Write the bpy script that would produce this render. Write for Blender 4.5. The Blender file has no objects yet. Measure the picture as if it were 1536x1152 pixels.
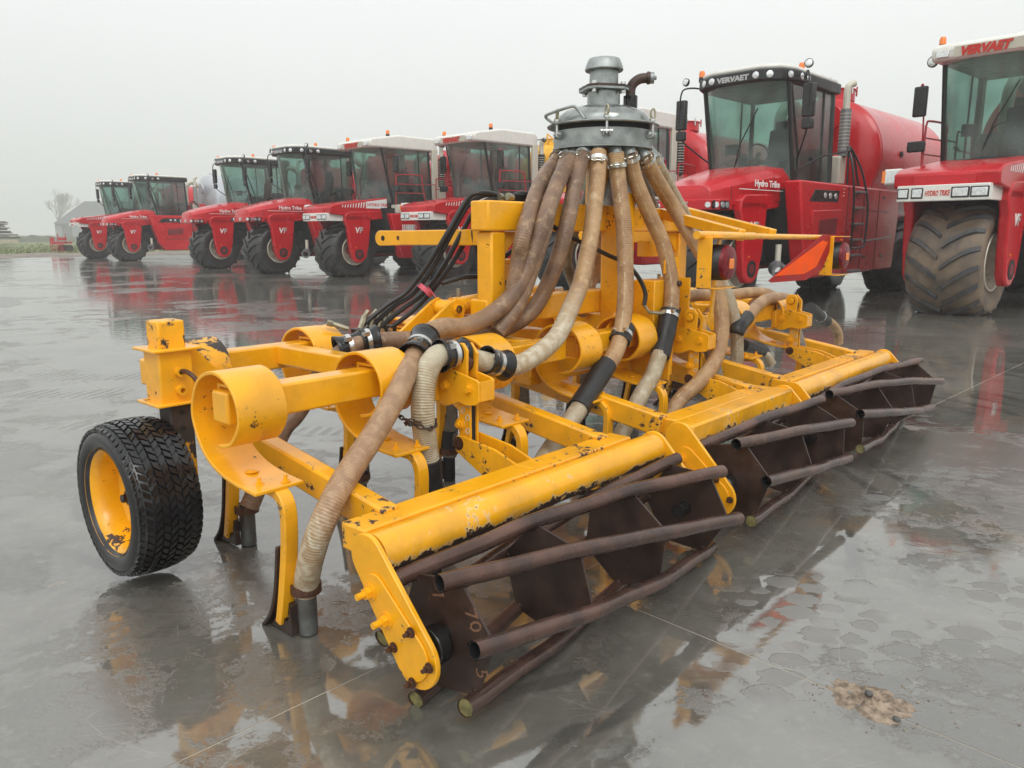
import bpy, math, random
from mathutils import Vector, Matrix, noise
random.seed(7)
R = math.radians
scene = bpy.context.scene
COL = scene.collection

# ------------------------------------------------------------------ camera, sky, sun, exposure
cam_data = bpy.data.cameras.new("camera")
cam_data.sensor_width = 36.0
cam_data.lens = 27.05
cam_data.clip_start = 0.05
cam_data.clip_end = 3000
cam = bpy.data.objects.new("camera", cam_data)
cam.location = (0, 0, 1.45)
cam.rotation_euler = (R(90 - 11.0), 0, 0)
COL.objects.link(cam)
scene.camera = cam

world = bpy.data.worlds.new("World")
scene.world = world
world.use_nodes = True
wn = world.node_tree.nodes; wl = world.node_tree.links
wn.clear()
wo = wn.new("ShaderNodeOutputWorld")
sky = wn.new("ShaderNodeTexSky"); sky.sky_type = 'NISHITA'; sky.sun_disc = False
sky.sun_elevation = R(48); sky.sun_rotation = R(200); sky.dust_density = 6; sky.air_density = 1.5
hs = wn.new("ShaderNodeHueSaturation"); hs.inputs['Saturation'].default_value = 0.04
wl.new(sky.outputs[0], hs.inputs['Color'])
bg1 = wn.new("ShaderNodeBackground"); bg1.inputs['Strength'].default_value = 0.05
wl.new(hs.outputs[0], bg1.inputs['Color'])
tc = wn.new("ShaderNodeTexCoord"); sx = wn.new("ShaderNodeSeparateXYZ")
wl.new(tc.outputs['Generated'], sx.inputs[0])
cr = wn.new("ShaderNodeValToRGB")
cr.color_ramp.elements[0].position = 0.0; cr.color_ramp.elements[0].color = (0.60, 0.625, 0.60, 1)
cr.color_ramp.elements[1].position = 0.45; cr.color_ramp.elements[1].color = (0.90, 0.92, 0.92, 1)
e = cr.color_ramp.elements.new(0.12); e.color = (0.70, 0.725, 0.71, 1)
wl.new(sx.outputs['Z'], cr.inputs[0])
nz = wn.new("ShaderNodeTexNoise"); nz.inputs['Scale'].default_value = 1.6; nz.inputs['Detail'].default_value = 3
wl.new(tc.outputs['Generated'], nz.inputs['Vector'])
mr = wn.new("ShaderNodeMapRange"); mr.inputs['To Min'].default_value = 0.93; mr.inputs['To Max'].default_value = 1.07
wl.new(nz.outputs['Fac'], mr.inputs['Value'])
bg2 = wn.new("ShaderNodeBackground")
wl.new(cr.outputs[0], bg2.inputs['Color']); wl.new(mr.outputs[0], bg2.inputs['Strength'])
ad = wn.new("ShaderNodeAddShader")
wl.new(bg1.outputs[0], ad.inputs[0]); wl.new(bg2.outputs[0], ad.inputs[1]); wl.new(ad.outputs[0], wo.inputs['Surface'])

sun_data = bpy.data.lights.new("sun", 'SUN')
sun_data.energy = 0.9; sun_data.angle = R(25); sun_data.color = (1.0, 0.97, 0.93)
sun = bpy.data.objects.new("sun", sun_data)
sun.rotation_euler = (R(42), 0, R(20))
COL.objects.link(sun)

scene.view_settings.view_transform = 'Standard'
scene.view_settings.look = 'None'
scene.view_settings.exposure = 0.0
scene.view_settings.gamma = 1.0
scene.view_settings.use_curve_mapping = False
scene.render.engine = 'CYCLES'
scene.cycles.use_denoising = True
scene.cycles.max_bounces = 10
scene.cycles.transparent_max_bounces = 16
scene.cycles.volume_bounces = 1

# ------------------------------------------------------------------ materials
MATS = {}
def new_mat(name):
    m = bpy.data.materials.new(name); m.use_nodes = True
    nt = m.node_tree
    return m, nt, nt.nodes['Principled BSDF']

def nd(nt, kind, **kw):
    n = nt.nodes.new("ShaderNode" + kind)
    for k, v in kw.items():
        if k in n.inputs: n.inputs[k].default_value = v
        else: setattr(n, k, v)
    return n

def mixc(nt, fac, a, b, blend='MIX'):
    n = nt.nodes.new("ShaderNodeMix"); n.data_type = 'RGBA'; n.blend_type = blend
    for sock, v in ((n.inputs[0], fac), (n.inputs[6], a), (n.inputs[7], b)):
        if hasattr(v, 'is_output'): nt.links.new(v, sock)
        elif isinstance(v, (int, float)): sock.default_value = v
        else: sock.default_value = (*v[:3], 1)
    return n.outputs[2]

def math_n(nt, op, a, b=None, c=None, clamp=False):
    n = nt.nodes.new("ShaderNodeMath"); n.operation = op; n.use_clamp = clamp
    for i, v in enumerate((a, b, c)):
        if v is None: continue
        if hasattr(v, 'is_output'): nt.links.new(v, n.inputs[i])
        else: n.inputs[i].default_value = v
    return n.outputs[0]

def step(nt, v, lo, hi, to0=0.0, to1=1.0):
    n = nt.nodes.new("ShaderNodeMapRange"); n.interpolation_type = 'SMOOTHSTEP'
    nt.links.new(v, n.inputs['Value'])
    n.inputs['From Min'].default_value = lo; n.inputs['From Max'].default_value = hi
    n.inputs['To Min'].default_value = to0; n.inputs['To Max'].default_value = to1
    return n.outputs[0]

def noise_n(nt, vec, scale, detail=4, rough=0.55, dist=0.0):
    n = nd(nt, "TexNoise"); n.inputs['Scale'].default_value = scale
    n.inputs['Detail'].default_value = detail; n.inputs['Roughness'].default_value = rough
    n.inputs['Distortion'].default_value = dist
    nt.links.new(vec, n.inputs['Vector'])
    return n.outputs['Fac']

def bump_n(nt, h, strength, dist, normal=None):
    b = nd(nt, "Bump"); b.inputs['Strength'].default_value = strength; b.inputs['Distance'].default_value = dist
    nt.links.new(h, b.inputs['Height'])
    if normal is not None: nt.links.new(normal, b.inputs['Normal'])
    return b.outputs[0]

def surface(name, base, rough=0.4, metal=0.0, var=0.12, vscale=6, chips=None, dirt=None, bump=0.0, bscale=60, coat=0.0, spec=0.5, emit=None, wear_low=None):
    """painted / plain surface: tone variation, optional chips (scale, threshold, colour), dirt (colour, amount)"""
    m, nt, p = new_mat(name)
    t = nd(nt, "TexCoord"); oi = t.outputs['Object']
    n1 = noise_n(nt, oi, vscale, 5)
    dark = tuple(c * (1 - var) for c in base); lite = tuple(min(1, c * (1 + var)) for c in base)
    col = mixc(nt, step(nt, n1, 0.3, 0.7), dark, lite)
    rg = step(nt, n1, 0.3, 0.75, rough * 0.8, min(1, rough * 1.25))
    if dirt:
        dn = noise_n(nt, oi, dirt[2] if len(dirt) > 2 else 3.0, 6, 0.65)
        f = math_n(nt, 'MULTIPLY', step(nt, dn, 0.42, 0.72), dirt[1])
        col = mixc(nt, f, col, dirt[0])
    if chips:
        cn = noise_n(nt, oi, chips[0], 8, 0.7, 0.3)
        cn2 = noise_n(nt, oi, chips[0] * 0.14, 2)
        s = math_n(nt, 'ADD', cn, math_n(nt, 'MULTIPLY', math_n(nt, 'SUBTRACT', cn2, 0.5), 0.55))
        if wear_low:
            # wear that belongs to the thing itself: scuffed along one edge (local axis, from, to, gain)
            sp = nd(nt, "SeparateXYZ"); nt.links.new(oi, sp.inputs[0])
            band = step(nt, sp.outputs[wear_low[0]], wear_low[1], wear_low[2], wear_low[3], 0.0)
            s = math_n(nt, 'ADD', s, band)
        f1 = step(nt, s, chips[1] - (0.075 if wear_low else 0.035), chips[1] - (0.03 if wear_low else 0.02))
        f2 = step(nt, s, chips[1], chips[1] + 0.012)
        if len(chips) > 3: col = mixc(nt, f1, col, chips[3])
        rust = mixc(nt, noise_n(nt, oi, 40, 4), chips[2], tuple(c * 1.8 for c in chips[2]))
        col = mixc(nt, f2, col, rust)
        rg = math_n(nt, 'ADD', rg, math_n(nt, 'MULTIPLY', f2, 0.3))
    nt.links.new(col, p.inputs['Base Color']); nt.links.new(rg, p.inputs['Roughness'])
    p.inputs['Metallic'].default_value = metal
    p.inputs['Specular IOR Level'].default_value = spec
    p.inputs['Coat Weight'].default_value = coat
    p.inputs['Coat Roughness'].default_value = 0.08
    if bump: 
        nt.links.new(bump_n(nt, noise_n(nt, oi, bscale, 5), bump, 0.004), p.inputs['Normal'])
    if emit:
        p.inputs['Emission Color'].default_value = (*emit[0], 1); p.inputs['Emission Strength'].default_value = emit[1]
    MATS[name] = m
    return m

YEL = (0.90, 0.415, 0.004)
RUST = (0.035, 0.016, 0.010)
surface("yellow_paint", YEL, 0.30, var=0.10, vscale=4, chips=(26, 0.685, RUST), dirt=((0.50, 0.24, 0.02), 0.35, 5), coat=0.35, bump=0.06, bscale=25)
surface("yellow_chipped", YEL, 0.34, var=0.10, vscale=5, chips=(24, 0.645, RUST, (0.70, 0.36, 0.05)), dirt=((0.48, 0.22, 0.02), 0.4, 4), coat=0.25, bump=0.08, bscale=25)
surface("yellow_flaking", YEL, 0.4, var=0.10, vscale=5, chips=(7, 0.50, (0.03, 0.022, 0.018), (0.6, 0.30, 0.03)), coat=0.15)
surface("yellow_beam", YEL, 0.32, var=0.10, vscale=4, chips=(26, 0.73, RUST, (0.78, 0.52, 0.22)), coat=0.3, dirt=((0.42, 0.22, 0.04), 0.4, 5), wear_low=(2, -0.060, 0.016, 0.36))
surface("yellow_worn", YEL, 0.36, var=0.12, vscale=6, chips=(17, 0.585, (0.025, 0.018, 0.014), (0.62, 0.30, 0.03)), coat=0.2)
surface("rust_steel", (0.050, 0.026, 0.018), 0.45, metal=0.15, var=0.45, vscale=9, dirt=((0.025, 0.017, 0.014), 0.8, 6), chips=(60, 0.70, (0.10, 0.06, 0.04)), bump=0.25, bscale=90, spec=0.6)
surface("rust_bar", (0.115, 0.060, 0.044), 0.27, metal=0.4, var=0.35, vscale=5, dirt=((0.040, 0.030, 0.028), 0.85, 3.2), bump=0.0, spec=0.7)
surface("rusty_cap", (0.16, 0.14, 0.05), 0.6, var=0.4, vscale=40, bump=0.4, bscale=90)
surface("bolt_rust", (0.10, 0.045, 0.025), 0.5, metal=0.4, var=0.4, vscale=40)
surface("galvanised", (0.33, 0.355, 0.35), 0.42, metal=0.55, var=0.22, vscale=14, dirt=((0.16, 0.17, 0.16), 0.7, 5), bump=0.12, bscale=50)
surface("galvanised_dark", (0.13, 0.14, 0.135), 0.4, metal=0.4, var=0.3, vscale=14, dirt=((0.08, 0.05, 0.035), 0.8, 6), bump=0.12, bscale=50)
surface("galvanised_wet", (0.30, 0.32, 0.31), 0.20, metal=0.6, var=0.28, vscale=9, dirt=((0.13, 0.13, 0.12), 0.8, 6), bump=0.1, bscale=30)
surface("steel_bright", (0.62, 0.62, 0.60), 0.25, metal=0.9, var=0.1)
surface("brass_grey", (0.36, 0.33, 0.24), 0.35, metal=0.8, var=0.25, vscale=30)
surface("black_rubber", (0.018, 0.018, 0.019), 0.42, var=0.3, vscale=12, bump=0.15, bscale=60)
surface("black_sheet", (0.013, 0.013, 0.014), 0.22, var=0.3, vscale=20)
surface("tyre_rubber", (0.022, 0.022, 0.022), 0.42, var=0.35, vscale=3, dirt=((0.055, 0.048, 0.042), 0.7, 2.5), bump=0.1, bscale=20)
surface("tyre_wet", (0.012, 0.012, 0.013), 0.22, var=0.3, vscale=12, spec=0.6)
surface("tyre_mud", (0.17, 0.125, 0.085), 0.65, var=0.25, vscale=3, dirt=((0.065, 0.055, 0.05), 0.9, 2.2), bump=0.5, bscale=12)
surface("lug_mud", (0.045, 0.046, 0.049), 0.5, var=0.25, vscale=4, dirt=((0.17, 0.125, 0.085), 0.5, 3.0))
surface("red_paint", (0.50, 0.004, 0.011), 0.26, var=0.10, vscale=1.2, coat=0.25, spec=0.4, dirt=((0.30, 0.012, 0.014), 0.35, 1.6))
surface("red_dark", (0.16, 0.008, 0.012), 0.4, var=0.15, vscale=5)
surface("red_rail", (0.42, 0.012, 0.022), 0.4, var=0.15, vscale=6)
surface("white_paint", (0.74, 0.73, 0.68), 0.3, var=0.05, vscale=2, dirt=((0.5, 0.48, 0.42), 0.4, 2), coat=0.3)
surface("cream_paint", (0.56, 0.54, 0.45), 0.4, var=0.08, vscale=2)
surface("black_paint", (0.014, 0.014, 0.015), 0.30, var=0.2)
surface("black_frame", (0.011, 0.011, 0.012), 0.35, var=0.2)
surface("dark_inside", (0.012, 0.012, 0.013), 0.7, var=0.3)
surface("seat_cloth", (0.02, 0.021, 0.024), 0.8, var=0.2)
surface("grey_step", (0.20, 0.20, 0.21), 0.45, metal=0.3, var=0.15)
surface("silver_tank", (0.50, 0.52, 0.55), 0.35, metal=0.3, var=0.06)
surface("yellow_tank", (0.80, 0.45, 0.02), 0.3, var=0.08)
surface("rim_cream", (0.62, 0.58, 0.47), 0.45, var=0.12, dirt=((0.2, 0.15, 0.1), 0.6, 4))
surface("rim_yellow", YEL, 0.3, var=0.1, chips=(30, 0.64, RUST), coat=0.3)
surface("lamp_glass", (0.72, 0.74, 0.74), 0.12, metal=0.6, var=0.2, vscale=30, coat=0.8)
surface("orange_lens", (0.85, 0.20, 0.01), 0.2, var=0.05, coat=0.6)
surface("red_lens", (0.16, 0.004, 0.010), 0.30, var=0.3, vscale=40, coat=0.0, spec=0.35)
surface("orange_reflector", (0.95, 0.095, 0.004), 0.6, spec=0.2, var=0.1, vscale=8, chips=(20, 0.72, (0.3, 0.05, 0.01)))
surface("retro_red", (0.36, 0.010, 0.010), 0.5, var=0.15, vscale=20, spec=0.25)
surface("decal_white", (0.75, 0.75, 0.73), 0.35, var=0.04)
surface("decal_grey", (0.42, 0.42, 0.42), 0.35, var=0.04)
surface("decal_red", (0.55, 0.03, 0.02), 0.35, var=0.04)
surface("chalk", (0.20, 0.10, 0.055), 0.8, var=0.3, vscale=60)
surface("bearing_black", (0.012, 0.011, 0.011), 0.25, var=0.3)
surface("pale_marker", (0.55, 0.60, 0.30), 0.6, var=0.1)
surface("tie_pink", (0.6, 0.10, 0.14), 0.5, var=0.1)
surface("wood_grey", (0.13, 0.115, 0.095), 0.8, var=0.35, vscale=2)
surface("wood_pale", (0.40, 0.35, 0.25), 0.7, var=0.2, vscale=3)
surface("barn_wall", (0.20, 0.21, 0.22), 0.7, var=0.1, vscale=0.5)
surface("barn_roof", (0.075, 0.08, 0.085), 0.7, var=0.15, vscale=0.4)
surface("bark", (0.08, 0.065, 0.05), 0.9, var=0.3, vscale=3)
surface("mud_clod", (0.26, 0.205, 0.155), 0.9, spec=0.1, var=0.45, vscale=30, bump=1.0, bscale=60)
surface("stone", (0.09, 0.088, 0.085), 0.5, var=0.3, vscale=30)
surface("gravel", (0.30, 0.28, 0.25), 0.8, var=0.5, vscale=4, bump=0.6, bscale=10)
surface("earth_bank_mat", (0.065, 0.075, 0.045), 0.95, var=0.4, vscale=0.5)
surface("joint_filler", (0.40, 0.36, 0.29), 0.6, var=0.3, vscale=3)
surface("kerb_concrete", (0.36, 0.36, 0.35), 0.25, var=0.2, vscale=1.5)

def hose_mat(name, base, stain, lite, rib=0.5, rough=0.4, fades=()):
    m, nt, p = new_mat(name)
    t = nd(nt, "TexCoord"); uv = t.outputs['UV']; ob = t.outputs['Object']
    n1 = noise_n(nt, ob, 7, 6, 0.65)
    n2 = noise_n(nt, ob, 22, 5, 0.6, 0.6)
    col = mixc(nt, step(nt, n1, 0.36, 0.66), base, stain)
    col = mixc(nt, math_n(nt, 'MULTIPLY', step(nt, n2, 0.54, 0.70), 0.6), col, lite)
    spu = nd(nt, "SeparateXYZ"); nt.links.new(uv, spu.inputs[0])
    for l0, l1, c_a, c_b in fades:
        f = step(nt, math_n(nt, 'ADD', spu.outputs['X'], math_n(nt, 'MULTIPLY', math_n(nt, 'SUBTRACT', n1, 0.5), 0.5)), l0, l1)
        col = mixc(nt, f, col, mixc(nt, step(nt, n2, 0.36, 0.62), c_a, c_b))
    # helical moulded seam line; ring shading is darkened into the rib grooves' colour, besides relief
    sp = nd(nt, "SeparateXYZ"); nt.links.new(uv, sp.inputs[0])
    ribs = math_n(nt, 'SINE', math_n(nt, 'MULTIPLY', sp.outputs['X'], 2 * math.pi * 95))
    seam = math_n(nt, 'ABSOLUTE', math_n(nt, 'SUBTRACT', sp.outputs['Y'], 0.42))
    seamf = step(nt, seam, 0.012, 0.02, 1.0, 0.0)
    seamn = math_n(nt, 'MULTIPLY', seamf, step(nt, n2, 0.42, 0.6))
    col = mixc(nt, math_n(nt, 'MULTIPLY', seamn, 0.8), col, lite)
    groove_shade = step(nt, ribs, -1.0, -0.3, 0.75, 1.0)
    col = mixc(nt, 1.0, col, mixc(nt, groove_shade, (0.70, 0.66, 0.60), (1, 1, 1)), 'MULTIPLY')
    nt.links.new(col, p.inputs['Base Color'])
    p.inputs['Roughness'].default_value = rough
    b = bump_n(nt, ribs, rib, 0.0012)
    b = bump_n(nt, n2, 0.25, 0.003, b)
    nt.links.new(b, p.inputs['Normal'])
    MATS[name] = m
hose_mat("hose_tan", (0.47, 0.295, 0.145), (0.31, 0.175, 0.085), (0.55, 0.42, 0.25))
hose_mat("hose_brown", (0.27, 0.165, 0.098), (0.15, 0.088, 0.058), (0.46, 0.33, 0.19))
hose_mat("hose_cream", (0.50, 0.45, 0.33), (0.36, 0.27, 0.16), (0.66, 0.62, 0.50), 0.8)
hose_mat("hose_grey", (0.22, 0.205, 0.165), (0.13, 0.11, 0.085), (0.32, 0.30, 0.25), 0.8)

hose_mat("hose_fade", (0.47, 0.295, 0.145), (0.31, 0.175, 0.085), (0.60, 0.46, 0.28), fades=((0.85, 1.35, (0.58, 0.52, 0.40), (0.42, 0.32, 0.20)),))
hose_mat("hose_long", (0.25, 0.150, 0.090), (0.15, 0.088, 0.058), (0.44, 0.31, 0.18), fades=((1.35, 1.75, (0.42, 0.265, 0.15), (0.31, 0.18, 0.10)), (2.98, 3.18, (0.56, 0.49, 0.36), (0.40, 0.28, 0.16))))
def glass_mat(name, tint, gloss_col=(1, 1, 1), ior=1.5):
    m, nt, p = new_mat(name)
    nt.nodes.remove(p)
    out = [n for n in nt.nodes if n.type == 'OUTPUT_MATERIAL'][0]
    tr = nd(nt, "BsdfTransparent"); tr.inputs[0].default_value = (*tint, 1)
    gl = nd(nt, "BsdfGlossy"); gl.inputs['Roughness'].default_value = 0.06; gl.inputs[0].default_value = (*gloss_col, 1)
    tq = nd(nt, "TexCoord"); nt.links.new(bump_n(nt, noise_n(nt, tq.outputs['Object'], 55, 3), 0.35, 0.006), gl.inputs['Normal'])
    df = nd(nt, "BsdfDiffuse"); df.inputs[0].default_value = (0.17, 0.24, 0.225, 1)
    t = nd(nt, "TexCoord")
    f = step(nt, noise_n(nt, t.outputs['Object'], 1.1, 2), 0.32, 0.70, 0.06, 0.46)
    m1 = nd(nt, "MixShader"); nt.links.new(f, m1.inputs[0]); nt.links.new(tr.outputs[0], m1.inputs[1]); nt.links.new(df.outputs[0], m1.inputs[2])
    fr = nd(nt, "Fresnel"); fr.inputs[0].default_value = ior + 0.15
    m2 = nd(nt, "MixShader"); nt.links.new(fr.outputs[0], m2.inputs[0]); nt.links.new(m1.outputs[0], m2.inputs[1]); nt.links.new(gl.outputs[0], m2.inputs[2])
    nt.links.new(m2.outputs[0], out.inputs['Surface'])
    MATS[name] = m
glass_mat("cab_glass", (0.47, 0.66, 0.60), ior=1.55)

def ground_mats():
    m, nt, p = new_mat("wet_concrete")
    g = nd(nt, "NewGeometry"); P = g.outputs['Position']
    sp = nd(nt, "SeparateXYZ"); nt.links.new(P, sp.inputs[0])
    X, Y = sp.outputs['X'], sp.outputs['Y']
    big = noise_n(nt, P, 0.33, 5, 0.55, 0.4)
    mid = noise_n(nt, P, 1.7, 6, 0.62, 0.5)
    fine = noise_n(nt, P, 14, 6, 0.7)
    grit = noise_n(nt, P, 90, 4, 0.7)
    # concrete colour
    col = mixc(nt, step(nt, mid, 0.32, 0.68), (0.092, 0.088, 0.074), (0.158, 0.152, 0.132))
    col = mixc(nt, math_n(nt, 'MULTIPLY', step(nt, fine, 0.5, 0.72), 0.5), col, (0.21, 0.205, 0.18))
    st = noise_n(nt, P, 0.8, 6, 0.7, 1.2)
    col = mixc(nt, math_n(nt, 'MULTIPLY', step(nt, st, 0.56, 0.70), 0.40), col, (0.22, 0.13, 0.065))
    spots = noise_n(nt, P, 6.5, 2, 0.5)
    col = mixc(nt, math_n(nt, 'MULTIPLY', step(nt, spots, 0.735, 0.75), 0.5), col, (0.27, 0.22, 0.15))
    for rot, sc_, w_ in ((20, 1.3, 0.006), (-37, 0.9, 0.005), (75, 1.1, 0.004)):
        ms = nd(nt, "Mapping"); ms.inputs['Rotation'].default_value = (0, 0, R(rot)); ms.inputs['Scale'].default_value = (sc_ * 0.35, sc_ * 1.6, 1)
        nt.links.new(P, ms.inputs[0])
        vs_ = nd(nt, "TexVoronoi", voronoi_dimensions='2D', feature='DISTANCE_TO_EDGE'); nt.links.new(ms.outputs[0], vs_.inputs['Vector'])
        sf = math_n(nt, 'MULTIPLY', step(nt, vs_.outputs['Distance'], w_ * 0.5, w_, 1.0, 0.0), step(nt, noise_n(nt, P, 1.3, 3), 0.52, 0.62))
        col = mixc(nt, math_n(nt, 'MULTIPLY', sf, 0.45), col, (0.34, 0.31, 0.25))
    arc = nd(nt, "TexWave", wave_type='RINGS', rings_direction='SPHERICAL'); arc.inputs['Scale'].default_value = 1.1; arc.inputs['Distortion'].default_value = 2.5; arc.inputs['Detail'].default_value = 4; arc.inputs['Detail Scale'].default_value = 2.0
    ma = nd(nt, "Mapping"); ma.inputs['Location'].default_value = (1.5, -4.5, 0); nt.links.new(P, ma.inputs[0]); nt.links.new(ma.outputs[0], arc.inputs['Vector'])
    af = math_n(nt, 'MULTIPLY', step(nt, arc.outputs['Fac'], 0.72, 0.95), step(nt, noise_n(nt, P, 0.7, 4), 0.48, 0.60))
    col = mixc(nt, math_n(nt, 'MULTIPLY', af, 0.55), col, (0.045, 0.043, 0.040))
    # water film: deep (smooth) or thin (rougher, rippled)
    wsum = math_n(nt, 'ADD', math_n(nt, 'MULTIPLY', big, 0.6), math_n(nt, 'MULTIPLY', mid, 0.4))
    pud = step(nt, math_n(nt, 'ADD', wsum, math_n(nt, 'ADD', math_n(nt, 'MULTIPLY', math_n(nt, 'SUBTRACT', fine, 0.5), 0.16), math_n(nt, 'MULTIPLY', math_n(nt, 'SUBTRACT', grit, 0.5), 0.10))), 0.435, 0.470)
    # tread prints: pads pressed dry inside bands where tyres rolled
    mp = nd(nt, "Mapping"); mp.inputs['Rotation'].default_value = (0, 0, R(33)); mp.inputs['Scale'].default_value = (6.6, 8.6, 1)
    nt.links.new(P, mp.inputs[0])
    vor = nd(nt, "TexVoronoi", voronoi_dimensions='2D', feature='F1'); vor.inputs['Randomness'].default_value = 0.42; vor.inputs['Scale'].default_value = 1.0
    wob = nd(nt, "VectorMath", operation='ADD')
    nzv = nd(nt, "TexNoise"); nzv.inputs['Scale'].default_value = 16; nzv.inputs['Detail'].default_value = 5; nt.links.new(P, nzv.inputs['Vector'])
    sc = nd(nt, "VectorMath", operation='SCALE'); sc.inputs['Scale'].default_value = 0.55; nt.links.new(nzv.outputs['Color'], sc.inputs[0])
    nt.links.new(mp.outputs[0], wob.inputs[0]); nt.links.new(sc.outputs[0], wob.inputs[1])
    nt.links.new(wob.outputs[0], vor.inputs['Vector'])
    cellv = nd(nt, "SeparateColor"); nt.links.new(vor.outputs['Color'], cellv.inputs[0])
    size = step(nt, cellv.outputs[0], 0.0, 0.9, 0.24, 0.50)
    ragged = math_n(nt, 'ADD', vor.outputs['Distance'], math_n(nt, 'MULTIPLY', math_n(nt, 'SUBTRACT', noise_n(nt, P, 38, 6, 0.7), 0.5), 0.30))
    pad = step(nt, math_n(nt, 'SUBTRACT', ragged, size), -0.02, 0.02, 1.0, 0.0)
    pad = math_n(nt, 'MULTIPLY', pad, step(nt, cellv.outputs[1], 0.12, 0.7, 0.35, 1.0))
    def band(y0, hw, slope, x0, x1):
        yy = math_n(nt, 'SUBTRACT', math_n(nt, 'SUBTRACT', Y, y0), math_n(nt, 'MULTIPLY', X, slope))
        b = step(nt, math_n(nt, 'ABSOLUTE', yy), hw, hw + 0.12, 1, 0)
        return math_n(nt, 'MULTIPLY', b, math_n(nt, 'MULTIPLY', step(nt, X, x0, x0 + 0.4), step(nt, X, x1, x1 + 0.6, 1, 0)))
    bands = math_n(nt, 'MAXIMUM', band(2.72, 0.42, -0.06, 0.55, 4.0), math_n(nt, 'MAXIMUM', band(4.25, 0.34, -0.02, -2.2, 0.1), band(4.35, 0.26, 0.0, 1.6, 5.0)))
    prints = math_n(nt, 'MULTIPLY', math_n(nt, 'MULTIPLY', pad, bands), step(nt, noise_n(nt, P, 1.9, 3), 0.40, 0.52))
    # finer rolled marks further out
    def dashes(y0, hw, slope, x1):
        mpp = nd(nt, "Mapping"); mpp.inputs['Rotation'].default_value = (0, 0, R(25)); mpp.inputs['Scale'].default_value = (14, 5, 1)
        nt.links.new(P, mpp.inputs[0])
        w = nd(nt, "TexWave"); w.inputs['Scale'].default_value = 0.24; w.inputs['Distortion'].default_value = 1.2
        nt.links.new(mpp.outputs[0], w.inputs['Vector'])
        yy = math_n(nt, 'SUBTRACT', math_n(nt, 'SUBTRACT', Y, y0), math_n(nt, 'MULTIPLY', X, slope))
        b = step(nt, math_n(nt, 'ABSOLUTE', yy), hw, hw + 0.06, 1, 0)
        return math_n(nt, 'MULTIPLY', math_n(nt, 'MULTIPLY', b, step(nt, w.outputs['Fac'], 0.52, 0.62)), math_n(nt, 'MULTIPLY', step(nt, X, x1, x1 + 1, 1, 0), step(nt, noise_n(nt, P, 1.4, 3), 0.42, 0.55)))
    ds = math_n(nt, 'MAXIMUM', dashes(4.9, 0.16, -0.12, -1.2), math_n(nt, 'MAXIMUM', math_n(nt, 'MAXIMUM', dashes(5.5, 0.10, -0.08, -1.2), dashes(4.45, 0.09, -0.2, -1.2)), math_n(nt, 'MAXIMUM', dashes(6.6, 0.2, -0.10, -1.0), dashes(8.2, 0.3, 0.05, -1.0))))
    allp = math_n(nt, 'MAXIMUM', prints, ds)
    col = mixc(nt, math_n(nt, 'MULTIPLY', allp, 0.35), col, (0.115, 0.115, 0.105))
    nt.links.new(col, p.inputs['Base Color'])
    film = math_n(nt, 'MULTIPLY', pud, math_n(nt, 'SUBTRACT', 1.0, math_n(nt, 'MULTIPLY', allp, 0.9)))
    rg = step(nt, film, 0.0, 1.0, 0.20, 0.028)
    rg = math_n(nt, 'ADD', rg, math_n(nt, 'MULTIPLY', allp, 0.16))
    nt.links.new(rg, p.inputs['Roughness'])
    p.inputs['IOR'].default_value = 2.45
    # relief: rough where thin, wind ripples everywhere, faint
    thin = math_n(nt, 'SUBTRACT', 1.0, film)
    h1 = math_n(nt, 'MULTIPLY', math_n(nt, 'ADD', math_n(nt, 'MULTIPLY', grit, 0.5), fine), thin)
    b = bump_n(nt, h1, 0.30, 0.004)
    b = bump_n(nt, noise_n(nt, P, 26, 6, 0.62, 0.3), 0.10, 0.0012, b)
    mr2 = nd(nt, "Mapping"); mr2.inputs['Scale'].default_value = (5.0, 9.0, 1); mr2.inputs['Rotation'].default_value = (0, 0, R(-12))
    nt.links.new(P, mr2.inputs[0])
    rip = noise_n(nt, mr2.outputs[0], 1.0, 3, 0.5, 0.4)
    far = step(nt, Y, 3.5, 12.0, 0.08, 0.60)
    bn = nd(nt, "Bump"); bn.inputs['Distance'].default_value = 0.0035
    nt.links.new(rip, bn.inputs['Height']); nt.links.new(far, bn.inputs['Strength']); nt.links.new(b, bn.inputs['Normal'])
    nt.links.new(bn.outputs[0], p.inputs['Normal'])
    MATS["wet_concrete"] = m
    # mud verge
    m, nt, p = new_mat("verge_mud")
    g = nd(nt, "NewGeometry"); P = g.outputs['Position']
    c = mixc(nt, step(nt, noise_n(nt, P, 0.9, 6, 0.7), 0.35, 0.65), (0.115, 0.085, 0.06), (0.24, 0.20, 0.16))
    nt.links.new(c, p.inputs['Base Color']); p.inputs['Roughness'].default_value = 0.6
    nt.links.new(bump_n(nt, noise_n(nt, P, 3, 5), 0.8, 0.05), p.inputs['Normal'])
    MATS["verge_mud"] = m
    m, nt, p = new_mat("field_grass")
    g = nd(nt, "NewGeometry"); P = g.outputs['Position']
    c = mixc(nt, step(nt, noise_n(nt, P, 0.25, 6, 0.7), 0.35, 0.65), (0.11, 0.14, 0.045), (0.20, 0.22, 0.09))
    nt.links.new(c, p.inputs['Base Color']); p.inputs['Roughness'].default_value = 0.9
    nt.links.new(bump_n(nt, noise_n(nt, P, 2, 5), 1.0, 0.2), p.inputs['Normal'])
    MATS["field_grass"] = m
ground_mats()

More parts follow.
